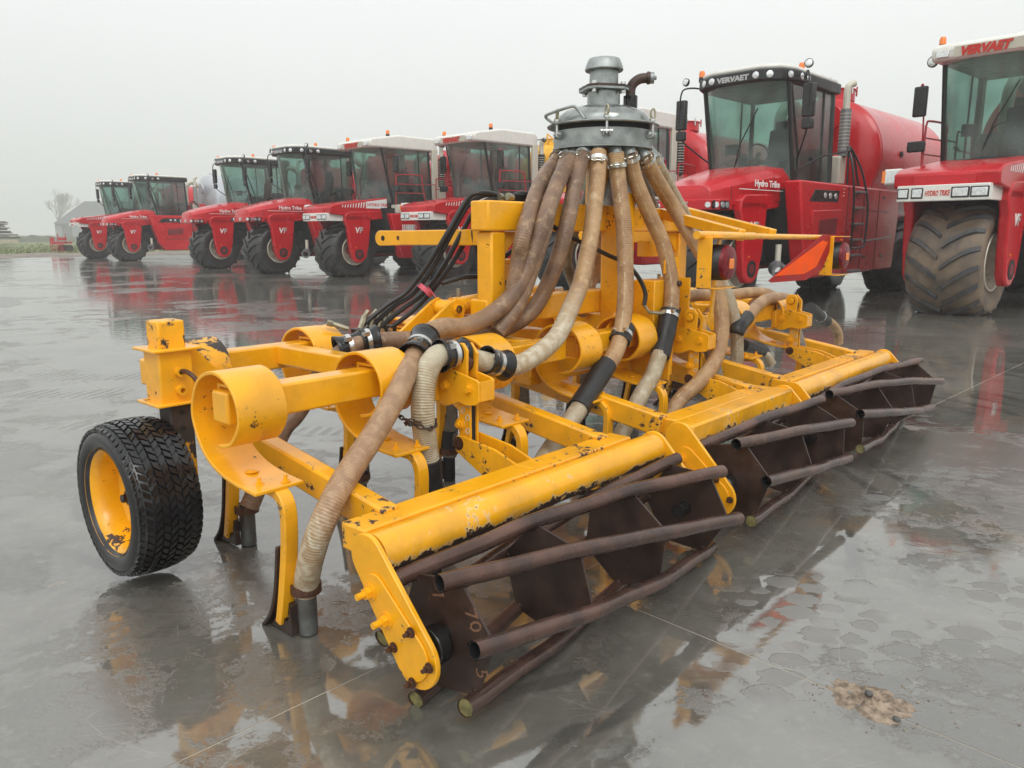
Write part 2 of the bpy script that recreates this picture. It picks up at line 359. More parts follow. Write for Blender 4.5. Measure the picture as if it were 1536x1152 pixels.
# ------------------------------------------------------------------ mesh helpers
class MB:
    def __init__(self): self.v = []; self.f = []; self.uv = []
    def add(self, vs, fs, M=None, uvs=None):
        o = len(self.v)
        self.v += [tuple(M @ Vector(p)) if M is not None else tuple(p) for p in vs]
        for i, f in enumerate(fs):
            self.f.append(tuple(o + k for k in f))
            self.uv.append(uvs[i] if uvs else None)
        return self
    def box(self, c, s, M=None, rz=0, ry=0, rx=0):
        x, y, z = s[0] / 2, s[1] / 2, s[2] / 2
        vs = [(-x, -y, -z), (x, -y, -z), (x, y, -z), (-x, y, -z), (-x, -y, z), (x, -y, z), (x, y, z), (-x, y, z)]
        L = Matrix.Translation(c) @ Matrix.Rotation(rz, 4, 'Z') @ Matrix.Rotation(ry, 4, 'Y') @ Matrix.Rotation(rx, 4, 'X')
        if M is not None: L = M @ L
        return self.add(vs, [(0, 3, 2, 1), (4, 5, 6, 7), (0, 1, 5, 4), (1, 2, 6, 5), (2, 3, 7, 6), (3, 0, 4, 7)], L)
    def prism(self, poly, axis, a, b, M=None):
        """polygon in the two other axes (in order), extruded along axis from a to b"""
        def mk(p, h):
            return {'x': (h, p[0], p[1]), 'y': (p[0], h, p[1]), 'z': (p[0], p[1], h)}[axis]
        n = len(poly)
        vs = [mk(p, a) for p in poly] + [mk(p, b) for p in poly]
        fs = [tuple(range(n))[::-1], tuple(range(n, 2 * n))] + [(i, (i + 1) % n, n + (i + 1) % n, n + i) for i in range(n)]
        return self.add(vs, fs, M)
    def tube(self, pts, r, n=12, caps=True, M=None, rad=None, flat=None):
        pts = [Vector(p) for p in pts]; m = len(pts)
        tan = [(pts[min(i + 1, m - 1)] - pts[max(i - 1, 0)]).normalized() for i in range(m)]
        up = Vector((0, 0, 1)) if abs(tan[0].z) < 0.9 else Vector((1, 0, 0))
        nrm = (up - tan[0] * up.dot(tan[0])).normalized()
        vs = []; L = [0]
        for i in range(m):
            if i:
                nrm = (nrm - tan[i] * nrm.dot(tan[i])).normalized(); L.append(L[-1] + (pts[i] - pts[i - 1]).length)
            bn = tan[i].cross(nrm)
            rr = rad[i] if rad else r
            for k in range(n):
                a = 2 * math.pi * k / n
                ca, sa = math.cos(a), math.sin(a)
                if flat: ca *= flat
                vs.append(pts[i] + nrm * ca * rr + bn * sa * rr)
        fs = []; uvs = []
        for i in range(m - 1):
            for k in range(n):
                k2 = (k + 1) % n
                fs.append((i * n + k, i * n + k2, (i + 1) * n + k2, (i + 1) * n + k))
                u0, u1 = L[i], L[i + 1]; v0, v1 = k / n, (k + 1) / n
                uvs.append([(u0, v0), (u0, v1), (u1, v1), (u1, v0)])
        if caps:
            fs += [tuple(range(n))[::-1], tuple(range((m - 1) * n, m * n))]; uvs += [None, None]
        return self.add(vs, fs, M, uvs)
    def pipe(self, a, b, ro, ri, n=16, M=None):
        """hollow straight pipe"""
        a, b = Vector(a), Vector(b); t = (b - a).normalized()
        up = Vector((0, 0, 1)) if abs(t.z) < 0.9 else Vector((1, 0, 0))
        x = (up - t * up.dot(t)).normalized(); y = t.cross(x); vs = []
        for p, r in ((a, ro), (b, ro), (b, ri), (a, ri)):
            for k in range(n):
                an = 2 * math.pi * k / n; vs.append(p + x * math.cos(an) * r + y * math.sin(an) * r)
        fs = []
        for j in range(4):
            j2 = (j + 1) % 4
            for k in range(n):
                k2 = (k + 1) % n; fs.append((j * n + k, j * n + k2, j2 * n + k2, j2 * n + k))
        return self.add(vs, fs, M)
    def lathe(self, prof, n=32, M=None, a0=0.0, a1=2 * math.pi, closed=False):
        """profile [(r, z)] turned about local z"""
        full = abs(a1 - a0 - 2 * math.pi) < 1e-6; cols = n if full else n + 1
        vs = []
        for k in range(cols):
            a = a0 + (a1 - a0) * k / n
            for r, z in prof: vs.append((r * math.cos(a), r * math.sin(a), z))
        m = len(prof); fs = []
        for k in range(n):
            k2 = (k + 1) % cols
            for i in range(m - 1 if not closed else m):
                i2 = (i + 1) % m
                fs.append((k * m + i, k2 * m + i, k2 * m + i2, k * m + i2))
        return self.add(vs, fs, M)
    def cyl(self, c, r, h, axis='z', n=20, M=None):
        D = {'z': Matrix(), 'x': Matrix.Rotation(R(90), 4, 'Y'), 'y': Matrix.Rotation(R(-90), 4, 'X')}[axis]
        L = Matrix.Translation(c) @ D
        if M is not None: L = M @ L
        vs = [(r * math.cos(2 * math.pi * k / n), r * math.sin(2 * math.pi * k / n), z) for z in (-h / 2, h / 2) for k in range(n)]
        fs = [tuple(range(n))[::-1], tuple(range(n, 2 * n))] + [(k, (k + 1) % n, n + (k + 1) % n, n + k) for k in range(n)]
        return self.add(vs, fs, L)
    def ball(self, c, r, n=12, m=8, sq=(1, 1, 1), M=None):
        vs = []; fs = []
        for i in range(m + 1):
            th = math.pi * i / m
            for k in range(n):
                a = 2 * math.pi * k / n
                vs.append((c[0] + r * sq[0] * math.sin(th) * math.cos(a), c[1] + r * sq[1] * math.sin(th) * math.sin(a), c[2] + r * sq[2] * math.cos(th)))
        for i in range(m):
            for k in range(n): fs.append((i * n + k, (i + 1) * n + k, (i + 1) * n + (k + 1) % n, i * n + (k + 1) % n))
        return self.add(vs, fs, M)
    def mesh(self, name):
        me = bpy.data.meshes.new(name)
        me.from_pydata(self.v, [], self.f)
        if any(u is not None for u in self.uv):
            lay = me.uv_layers.new(name="UVMap"); i = 0
            for f, u in zip(self.f, self.uv):
                for k in range(len(f)):
                    if u is not None: lay.data[i].uv = u[k]
                    i += 1
        me.validate(clean_customdata=False)
        return me
    def build(self, name, mat, parent=None, smooth=True, bevel=0.0, ang=35, weld=False):
        me = self.mesh(name)
        me.materials.append(MATS[mat])
        if smooth:
            me.shade_smooth(); me.set_sharp_from_angle(angle=R(ang))
        o = bpy.data.objects.new(name, me); COL.objects.link(o)
        o.parent = parent
        if bevel:
            b = o.modifiers.new("bevel", 'BEVEL'); b.width = bevel; b.segments = 2; b.limit_method = 'ANGLE'; b.angle_limit = R(40)
            b.harden_normals = False
        return o

def same(o, parent, M=None, loc=None):
    """another object on the same mesh"""
    c = o.copy(); COL.objects.link(c); c.parent = parent
    if M is not None: c.matrix_local = M
    if loc is not None: c.location = loc
    return c

def spline(pts, k=6):
    P = [Vector(p) for p in pts]; out = []
    for i in range(len(P) - 1):
        p0, p1, p2, p3 = P[max(i - 1, 0)], P[i], P[i + 1], P[min(i + 2, len(P) - 1)]
        for j in range(k):
            t = j / k
            out.append(0.5 * ((2 * p1) + (p2 - p0) * t + (2 * p0 - 5 * p1 + 4 * p2 - p3) * t * t + (3 * p1 - p0 - 3 * p2 + p3) * t ** 3))
    out.append(P[-1])
    return out

def capsule(c0, r0, c1, r1, n=10):
    """outline of two circles joined by tangents, 2D"""
    c0, c1 = Vector(c0), Vector(c1); d = c1 - c0; L = d.length; a = math.atan2(d.y, d.x)
    b = math.acos(max(-1, min(1, (r0 - r1) / L)))
    pts = [(c0.x + r0 * math.cos(a + b + (2 * math.pi - 2 * b) * k / n), c0.y + r0 * math.sin(a + b + (2 * math.pi - 2 * b) * k / n)) for k in range(n + 1)]
    pts += [(c1.x + r1 * math.cos(a - b + 2 * b * k / n), c1.y + r1 * math.sin(a - b + 2 * b * k / n)) for k in range(n + 1)]
    return pts

def tag(o, label=None, cat=None, group=None, kind=None):
    if label: o['label'] = label
    if cat: o['category'] = cat
    if group: o['group'] = group
    if kind: o['kind'] = kind
    return o

def empty(name, loc=(0, 0, 0), rz=0.0, parent=None, size=0.3):
    o = bpy.data.objects.new(name, None); COL.objects.link(o); o.location = loc; o.rotation_euler = (0, 0, rz)
    o.empty_display_size = size; o.parent = parent
    return o

def copy_tree(o, parent=None):
    c = o.copy(); COL.objects.link(c); c.parent = parent
    for ch in list(o.children): copy_tree(ch, c)
    return c

TEXTS = {}
def text_mesh(s, size, depth=0.004, shear=0.0, bold=0.0, xs=1.0):
    key = (s, size, depth, shear, bold, xs)
    if key in TEXTS: return TEXTS[key]
    cu = bpy.data.curves.new("lettering", 'FONT'); cu.body = s; cu.size = size; cu.extrude = depth; cu.shear = shear; cu.offset = bold
    cu.resolution_u = 2
    o = bpy.data.objects.new("lettering", cu); COL.objects.link(o)
    dg = bpy.context.evaluated_depsgraph_get(); dg.update()
    me = bpy.data.meshes.new_from_object(o.evaluated_get(dg)); me.name = "lettering"
    COL.objects.unlink(o); bpy.data.objects.remove(o)
    if xs != 1.0:
        for v in me.vertices: v.co.x *= xs
    TEXTS[key] = me
    return me

def lettering(s, size, mat, parent, origin, xdir, ydir, **kw):
    me = text_mesh(s, size, **kw).copy(); me.materials.clear(); me.materials.append(MATS[mat])
    o = bpy.data.objects.new("lettering", me); COL.objects.link(o); o.parent = parent
    x = Vector(xdir).normalized(); y = Vector(ydir); y = (y - x * y.dot(x)).normalized(); z = x.cross(y)
    M = Matrix((x, y, z)).transposed().to_4x4(); M.translation = Vector(origin)
    o.matrix_local = M
    return o
HOSES = [
    ('brown', 0.043, [(2.43, 1.532, 1.918), (1.981, 1.306, 1.742), (1.645, 1.14, 1.483), (1.62, 1.16, 1.319), (1.601, 1.18, 1.145), (1.635, 1.2, 0.999)]),
    ('brown', 0.043, [(2.345, 1.4, 1.915), (1.994, 1.23, 1.675), (1.774, 1.12, 1.456), (1.689, 1.14, 1.247), (1.605, 1.16, 1.075), (1.47, 1.18, 0.945)]),
    ('long', 0.046, [(2.34, 1.346, 1.904), (2.031, 1.213, 1.759), (1.788, 1.11, 1.56), (1.708, 1.12, 1.394), (1.641, 1.15, 1.221), (1.542, 1.17, 1.11), (1.385, 1.18, 1.031), (1.191, 1.15, 1.003), (1.038, 1.12, 1.019), (0.904, 1.09, 1.0), (0.762, 1.01, 0.938), (0.62, 0.91, 0.88), (0.477, 0.82, 0.807), (0.317, 0.75, 0.708), (0.188, 0.7, 0.637), (0.076, 0.665, 0.556), (0.0, 0.665, 0.444), (-0.018, 0.71, 0.318), (-0.0, 0.77, 0.211), (0.006, 0.788, 0.165)]),
    ('brown', 0.045, [(2.343, 1.28, 1.915), (2.155, 1.19, 1.764), (1.982, 1.12, 1.514), (1.924, 1.15, 1.293), (1.883, 1.22, 1.105), (1.781, 1.24, 1.007), (1.638, 1.28, 0.946), (1.532, 1.32, 0.931), (1.35, 1.38, 0.922), (1.216, 1.44, 0.916), (1.0, 1.5, 0.925), (0.852, 1.55, 0.919), (0.766, 1.6, 0.858), (0.678, 1.62, 0.771), (0.55, 1.64, 0.607), (0.466, 1.66, 0.514), (0.3, 1.69, 0.19)]),
    ('fade', 0.048, [(2.372, 1.196, 1.919), (2.304, 1.153, 1.77), (2.153, 1.08, 1.464), (1.991, 1.02, 1.211), (1.818, 0.96, 1.073), (1.655, 0.92, 0.942), (1.471, 0.88, 0.88), (1.277, 0.86, 0.839), (1.144, 0.86, 0.853), (1.077, 0.86, 0.871), (1.03, 0.87, 0.885), (0.967, 0.88, 0.903)]),
    ('cream', 0.05, [(0.851, 0.9, 0.933), (0.774, 0.89, 0.934), (0.717, 0.88, 0.893), (0.679, 0.87, 0.819), (0.66, 0.86, 0.709), (0.68, 0.87, 0.587), (0.696, 0.87, 0.479)]),
    ('tan', 0.048, [(2.445, 1.124, 1.92), (2.455, 1.112, 1.776), (2.445, 1.06, 1.518), (2.416, 1.02, 1.302), (2.366, 0.98, 1.088), (2.294, 0.95, 0.917), (2.194, 0.92, 0.794), (2.043, 0.9, 0.704)]),
    ('cream', 0.05, [(1.814, 0.88, 0.547), (1.661, 0.86, 0.462), (1.501, 0.83, 0.385), (1.38, 0.8, 0.321), (1.29, 0.785, 0.17)]),
    ('tan', 0.048, [(2.522, 1.082, 1.923), (2.601, 1.091, 1.783), (2.73, 1.05, 1.557), (2.809, 1.0, 1.384), (2.837, 0.95, 1.153), (2.798, 0.92, 0.987)]),
    ('cream', 0.05, [(2.613, 0.88, 0.739), (2.513, 0.87, 0.609), (2.399, 0.87, 0.516), (2.292, 0.88, 0.387), (2.216, 0.9, 0.261), (2.02, 0.8, 0.17)]),
    ('tan', 0.048, [(2.658, 1.076, 1.925), (2.848, 1.088, 1.783), (3.051, 1.08, 1.626), (3.095, 0.95, 1.415), (3.137, 0.85, 1.246), (3.123, 0.78, 1.122), (3.117, 0.74, 0.954), (3.087, 0.72, 0.787), (3.002, 0.72, 0.646), (2.851, 0.75, 0.526), (2.718, 0.78, 0.457), (2.62, 0.79, 0.36), (2.59, 0.79, 0.18)]),
    ('cream', 0.046, [(2.766, 1.082, 1.925), (3.112, 1.171, 1.779), (3.449, 1.2, 1.549), (3.575, 1.1, 1.296), (3.653, 1.0, 1.086), (3.706, 0.95, 0.919), (3.742, 0.92, 0.726), (3.767, 0.92, 0.528), (3.748, 0.93, 0.406), (3.96, 0.8, 0.18)]),
    ('tan', 0.045, [(3.398, 1.3, 0.895), (3.533, 1.3, 0.982), (3.736, 1.25, 1.007), (4.123, 1.2, 0.987), (4.466, 1.15, 0.991), (4.695, 1.12, 0.969), (4.858, 1.1, 0.91)]),
    ('tan', 0.045, [(4.919, 1.0, 0.912), (4.667, 1.0, 0.944), (4.362, 0.98, 0.953), (4.096, 0.95, 0.906), (3.912, 0.92, 0.853), (3.775, 0.9, 0.817)]),
    ('tan', 0.045, [(6.268, 1.2, 0.633), (6.548, 1.2, 0.542), (6.706, 1.2, 0.445), (6.751, 1.2, 0.336)]),
    ('grey', 0.04, [(2.803, 1.49, 1.942), (2.878, 1.645, 1.679), (2.866, 1.8, 1.321), (3.032, 1.85, 1.079), (3.145, 1.85, 0.828), (3.196, 1.85, 0.522)]),
    ('tan', 0.045, [(2.854, 1.394, 1.923), (2.939, 1.547, 1.546), (3.072, 1.7, 1.225), (3.014, 1.7, 1.04), (2.899, 1.7, 0.906)]),
    ('grey', 0.045, [(2.855, 1.268, 1.915), (3.356, 1.384, 1.55), (3.836, 1.5, 1.207), (3.866, 1.45, 1.004), (3.929, 1.4, 0.797)]),
    ('cream', 0.045, [(5.497, 1.5, 0.357), (5.539, 1.45, 0.313), (5.557, 1.4, 0.233)]),
]
CABLES = [
    [(1.156, 1.8, 0.97), (1.257, 1.75, 1.063), (1.36, 1.7, 1.132), (1.42, 1.6, 1.278), (1.478, 1.5, 1.473), (1.556, 1.45, 1.614), (1.66, 1.4, 1.664), (1.751, 1.4, 1.646)],
    [(1.21, 1.8, 0.954), (1.304, 1.75, 1.038), (1.433, 1.7, 1.128), (1.495, 1.6, 1.276), (1.553, 1.5, 1.474), (1.607, 1.45, 1.59), (1.66, 1.4, 1.636), (1.74, 1.4, 1.635)],
    [(1.089, 1.8, 0.975), (1.211, 1.75, 1.074), (1.322, 1.7, 1.149), (1.397, 1.6, 1.307), (1.438, 1.5, 1.463), (1.531, 1.45, 1.63), (1.582, 1.4, 1.668), (1.718, 1.4, 1.663)],
    [(1.261, 1.8, 0.935), (1.376, 1.75, 1.018), (1.457, 1.7, 1.105), (1.53, 1.6, 1.257), (1.625, 1.52, 1.456), (1.643, 1.45, 1.563), (1.697, 1.4, 1.62), (1.772, 1.4, 1.626)],
    [(1.56, 1.42, 1.561), (1.549, 1.42, 1.456), (1.557, 1.4, 1.315), (1.566, 1.38, 1.173)],
    [(1.602, 1.42, 1.569), (1.611, 1.42, 1.456), (1.636, 1.4, 1.313), (1.635, 1.38, 1.242), (1.592, 1.38, 1.171)],
    [(1.782, 1.35, 1.65), (1.826, 1.33, 1.672), (1.904, 1.3, 1.663), (1.993, 1.3, 1.622)],
    [(1.388, 1.5, 1.194), (1.525, 1.45, 1.225), (1.705, 1.42, 1.208), (1.822, 1.4, 1.17)],
    [(1.959, 1.2, 1.492), (2.079, 1.15, 1.427), (2.232, 1.12, 1.373), (2.403, 1.12, 1.324), (2.548, 1.12, 1.289)],
    [(2.449, 1.08, 1.324), (2.469, 1.02, 1.262), (2.552, 1.0, 1.18), (2.585, 0.98, 1.099), (2.574, 0.98, 1.028)],
    [(3.577, 1.0, 0.855), (3.325, 1.05, 0.918), (3.144, 1.1, 0.892)],
    [(1.603, 1.4, 1.206), (1.711, 1.4, 1.293), (1.828, 1.38, 1.364), (1.919, 1.36, 1.419)],
]
MISC = {
    'SLEEVE_A': [(0.685, 0.87, 0.497), (0.713, 0.88, 0.337)],
    'SLEEVE_B': [(2.337, 0.96, 0.92), (2.255, 0.94, 0.844)],
    'SLEEVE_C': [(2.088, 0.91, 0.735), (1.791, 0.88, 0.537)],
    'SLEEVE_D': [(2.782, 0.92, 0.984), (2.702, 0.9, 0.843), (2.614, 0.88, 0.718)],
    'ELBOW': [(3.889, 0.92, 0.854), (3.723, 0.9, 0.802), (3.686, 0.9, 0.758)],
    'SLEEVE_E': [(4.894, 1.4, 0.495), (5.588, 1.5, 0.347)],
    'SLEEVE_F': [(5.622, 1.1, 0.79), (6.348, 1.2, 0.6)],
    'SLEEVE_G': [(0.905, 1.55, 0.93), (0.771, 1.6, 0.89)],
    'SLEEVE_H': [(0.891, 1.09, 0.989), (0.724, 0.985, 0.921)],
    'SLEEVE_I': [(0.803, 0.9, 0.933), (0.93, 0.88, 0.938)],
    'SLEEVE_J': [(1.046, 0.86, 0.89), (1.177, 0.86, 0.849)],
    'ARM_A': [(3.191, 1.25, 1.59), (2.841, 0.5, 1.445)],
    'ARM_B': [(3.586, 1.3, 1.613), (3.282, 0.5, 1.449)],
    'ARM_C': [(2.448, 0.5, 1.445), (4.027, 0.5, 1.426)],
    'TRI': [(3.166, 0.47, 1.17), (4.04, 0.47, 1.453), (4.291, 0.47, 1.444), (4.054, 0.47, 1.205), (3.772, 0.47, 1.148), (3.208, 0.47, 1.156)],
    'TRI_IN': [(3.252, 0.47, 1.195), (4.024, 0.47, 1.408), (4.129, 0.47, 1.398), (3.936, 0.47, 1.232), (3.729, 0.47, 1.19)],
    'LAMP1': [(2.374, 0.45, 1.445), (2.519, 0.45, 1.319), (2.695, 0.45, 1.225)],
    'LAMP2': [(4.192, 0.45, 1.449), (4.383, 0.45, 1.325), (4.594, 0.45, 1.222)],
    'CHAIN': [(0.592, 1.0, 0.722), (0.569, 0.9, 0.704), (0.589, 0.84, 0.69), (0.701, 0.84, 0.664)],
}
# ------------------------------------------------------------------ the yellow slurry injector
# local axes of its root: x across the working width, y towards the tractor hitch, z up (metres)
inj = empty("slurry_injector", (-0.17, 2.10, 0), R(48.5), size=1)
tag(inj, "yellow slurry injector with a fan of tan hoses and rusty cage rollers in the foreground", "injector")

def bolt(parent, loc, axis='x', r=0.014, h=0.018, mat="yellow_paint", shank=0.012):
    b = MB(); s = 1 if not axis.startswith('-') else -1; ax = axis[-1]
    off = {'x': Vector((1, 0, 0)), 'y': Vector((0, 1, 0)), 'z': Vector((0, 0, 1))}[ax] * s
    b.cyl(Vector((0, 0, 0)) + off * h / 2, r, h, ax, 6)
    if shank: b.cyl(Vector((0, 0, 0)) + off * (h + shank / 2), r * 0.55, shank, ax, 10)
    b.cyl(Vector((0, 0, 0)) + off * 0.002, r * 1.4, 0.004, ax, 14)
    o = b.build("bolt", mat, parent); o.location = loc
    return o

def ribbon(path, th):
    """closed outline of a bent flat bar in 2D"""
    P = [Vector(p) for p in path]; n = len(P); L = []; Rr = []
    for i in range(n):
        t = (P[min(i + 1, n - 1)] - P[max(i - 1, 0)]).normalized(); q = Vector((-t.y, t.x)) * th / 2
        L.append(tuple(P[i] + q)); Rr.append(tuple(P[i] - q))
    return L, Rr

def bent_bar(mb, path, th, axis, a, b):
    L, Rr = ribbon(path, th)
    n = len(L)
    def mk(p, h): return {'x': (h, p[0], p[1]), 'y': (p[0], h, p[1]), 'z': (p[0], p[1], h)}[axis]
    vs = [mk(p, a) for p in L] + [mk(p, a) for p in Rr] + [mk(p, b) for p in L] + [mk(p, b) for p in Rr]
    fs = []
    for i in range(n - 1):
        fs += [(i, i + 1, n + i + 1, n + i), (2 * n + i, 3 * n + i, 3 * n + i + 1, 2 * n + i + 1),
               (i, 2 * n + i, 2 * n + i + 1, i + 1), (n + i, n + i + 1, 3 * n + i + 1, 3 * n + i)]
    fs += [(0, n, 3 * n, 2 * n), (n - 1, 3 * n - 1, 4 * n - 1, 2 * n - 1)]
    return mb.add(vs, fs)

def sp2(pts, k=5): return [(p.x, p.y) for p in spline([(a, b, 0) for a, b in pts], k)]

def square_tube(name, a, b, w, h, mat="yellow_paint", parent=inj, roll=0.0, bevel=0.010):
    """rectangular hollow section between two points, upright"""
    a, b = Vector(a), Vector(b); d = b - a; L = d.length
    x = d.normalized(); z0 = Vector((0, 0, 1)) if abs(x.z) < 0.95 else Vector((0, 1, 0))
    y = z0.cross(x).normalized(); z = x.cross(y)
    M = Matrix((x, y, z)).transposed().to_4x4(); M.translation = (a + b) / 2
    m = MB().box((0, 0, 0), (L, w, h))
    o = m.build(name, mat, parent, bevel=bevel)
    o.matrix_local = M
    return o

# ---- toolbars and frame
TB_R, TB_F, TZ = 1.05, 1.97, 0.84
square_tube("rear_toolbar", (-0.14, TB_R, TZ), (1.83, TB_R, TZ), 0.11, 0.12)
square_tube("rear_toolbar", (1.93, TB_R, TZ), (3.14, TB_R, TZ), 0.11, 0.12)
square_tube("rear_toolbar", (3.26, TB_R, TZ), (5.15, TB_R, TZ), 0.11, 0.12)
square_tube("front_toolbar", (-0.005, TB_F, TZ), (1.83, TB_F, TZ), 0.11, 0.12)
square_tube("front_toolbar", (1.93, TB_F, TZ), (3.14, TB_F, TZ), 0.11, 0.12)
square_tube("front_toolbar", (3.26, TB_F, TZ), (5.15, TB_F, TZ), 0.11, 0.12)
for s in (0.68, 1.62, 2.05, 3.02, 3.42, 4.2, 4.98):
    square_tube("cross_member", (s, TB_R + 0.05, TZ + 0.012), (s, TB_F - 0.05, TZ + 0.012), 0.10, 0.10)
for s in (0.15, 1.43, 1.96, 3.04, 3.46, 4.97):
    sx = s + (0.02 if s in (1.96, 3.46) else 0)
    square_tube("side_member", (sx, 0.47, 0.470), (sx, 2.0, 0.705), 0.075, 0.115, "yellow_chipped")
    square_tube("hanger", (sx, TB_F, 0.70), (sx, TB_F, 0.785), 0.09, 0.07, bevel=0.004)

# ---- roller beams, end plates, cage rollers
def roller_section(s0, s1, round_beam, seed, base_deg, twist_deg, box0, box1, axis_up=0.0):
    rnd = random.Random(seed)
    bz, bt = 0.455, 0.322
    square_tube("beam_box", (s0 + box0, bt + 0.132, bz + 0.01), (s1 + box1, bt + 0.132, bz + 0.01), 0.125, 0.095, "yellow_chipped", bevel=0.008)
    m = MB()
    L = s1 - s0 + 0.07
    if round_beam: m.tube([(0, 0, 0), (L, 0, 0)], 0.070, 28)
    else: m.box((L / 2, 0, 0), (L, 0.125, 0.13))
    o = m.build("roller_beam", "yellow_beam", inj, bevel=0 if round_beam else 0.012); o.location = (s0 - 0.04, bt, bz)
    # end plates with bolts
    for side, sp_ in ((-1, s0 - 0.06), (1, s1 + 0.040)):
        pl = MB().prism(capsule((bt, bz), 0.078, (0.105, 0.195), 0.098, 14), 'x', -0.009, 0.009).build("end_plate", "yellow_chipped", inj, bevel=0.003)
        pl.location = (sp_, 0, 0)
        inner = MB().prism(capsule((bt - 0.045, bz - 0.09), 0.052, (0.115, 0.20), 0.078, 12), 'x', 0, 0.008).build("doubler_plate", "yellow_chipped", pl, bevel=0.002)
        inner.location = (-0.0175, 0, 0) if side < 0 else (0.0092, 0, 0)
        ax = '-x' if side < 0 else 'x'
        e = -0.018 if side < 0 else 0.018
        big = [(0.297, 0.352), (0.222, 0.283)]
        for k, (t, z) in enumerate(big):
            bolt(pl, (e, t, z), ax, 0.020, 0.022, "yellow_paint", 0.03)
            MB().cyl((0, 0, 0), 0.030, 0.006, 'x', 20).build("washer", "yellow_chipped", pl).location = (e, t, z)
        for t, z in ((0.188, 0.205), (0.105, 0.285), (0.028, 0.20), (0.105, 0.12)):
            bolt(pl, (e, t, z), ax, 0.012, 0.016, "bolt_rust", 0.014)
    ax_t, ax_z, Rr = 0.09, 0.235 + axis_up, 0.205
    roll = empty("cage_roller", (s0, ax_t, ax_z), parent=inj)
    Lr = s1 - s0
    twist = R(twist_deg); base = R(base_deg)
    # hexagonal discs
    nd_ = 4 if Lr > 1.5 else 3
    for i in range(nd_):
        x = 0.05 + (Lr - 0.10) * i / (nd_ - 1)
        a0 = base + twist * x / Lr
        poly = [(Rr * 1.02 * math.cos(a0 + R(60 * k)), Rr * 1.02 * math.sin(a0 + R(60 * k))) for k in range(6)]
        MB().prism(poly, 'x', x - 0.005, x + 0.005).build("hexagon_disc", "rust_steel", roll)
    # six tubes bent slightly round the discs
    for k in range(6):
        pts = []
        nseg = 24
        dent = [(rnd.uniform(0.1, 0.9), rnd.uniform(0.0, 0.003)) for _ in range(2)]
        ext0 = -0.035 + rnd.uniform(-0.012, 0.012); ext1 = Lr + 0.03 + rnd.uniform(-0.01, 0.02)
        for j in range(nseg + 1):
            x = ext0 + (ext1 - ext0) * j / nseg
            a = base + twist * x / Lr + R(60 * k)
            u = (x / Lr * (nd_ - 1)) % 1.0
            rr = Rr + 0.012 - 0.008 * math.sin(math.pi * max(0, min(1, u))) ** 2
            for c, d in dent: rr -= d * math.exp(-((x / Lr - c) / 0.04) ** 2)
            pts.append((x, rr * math.cos(a), rr * math.sin(a)))
        m = MB().tube(pts, 0.0285, 16, caps=False)
        bar = m.build("roller_bar", "rust_bar", roll)
        t0 = (Vector(pts[1]) - Vector(pts[0])).normalized(); t1 = (Vector(pts[-1]) - Vector(pts[-2])).normalized()
        for p, t in ((Vector(pts[0]), t0), (Vector(pts[-1]), -t1)):
            full = pts[0][2] < -0.02
            if full:
                MB().tube([p + t * 0.006, p + t * 0.02], 0.0275, 16).build("bar_plug", "rusty_cap", bar)
            else:
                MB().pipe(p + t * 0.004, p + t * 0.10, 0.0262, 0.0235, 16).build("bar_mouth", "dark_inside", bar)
        # weld beads where tube meets disc
        for i in range(nd_):
            x = 0.05 + (Lr - 0.10) * i / (nd_ - 1)
            a = base + twist * x / Lr + R(60 * k)
            c = Vector((x, (Rr - 0.012) * math.cos(a), (Rr - 0.012) * math.sin(a)))
            MB().ball(c, 0.0135, 8, 6, (0.8, 1, 1)).build("weld_bead", "rust_steel", roll)
    # bearing housings and stub shafts
    for x, d in ((0.0, -1), (Lr, 1)):
        MB().cyl((x + 0.01 * -d, 0.015, -0.03), 0.062, 0.05, 'x', 24).build("bearing_housing", "bearing_black", roll, bevel=0.006)
        MB().cyl((x - d * 0.06, 0.0, 0.0), 0.030, 0.13, 'x', 18).build("stub_shaft", "bearing_black", roll)
    # drive dogs inside the first disc
    MB().box((0.0, 0.12, 0.02), (0.05, 0.015, 0.03)).build("stop_lug", "rust_steel", roll)
    return roll
r1 = roller_section(0.0, 1.60, True, 1, 46, 78, -0.02, -0.05)
r2 = roller_section(1.945, 3.13, False, 2, 46, 43, 0.035, 0.03, 0.02)
r3 = roller_section(3.37, 5.15, True, 3, 27, 74, 0.06, 0.04, 0.025)
# chalk number written on the first disc
for s_, (y, z), rot in (("70", (-0.085, 0.11), -62), ("5", (-0.13, -0.06), -75), ("7", (0.06, 0.12), -50)):
    a = R(rot)
    lettering(s_, 0.075, "chalk", r1, (0.0443, y, z), (0, -math.cos(a), math.sin(a)), (0, math.sin(a), math.cos(a)), depth=0.0003)

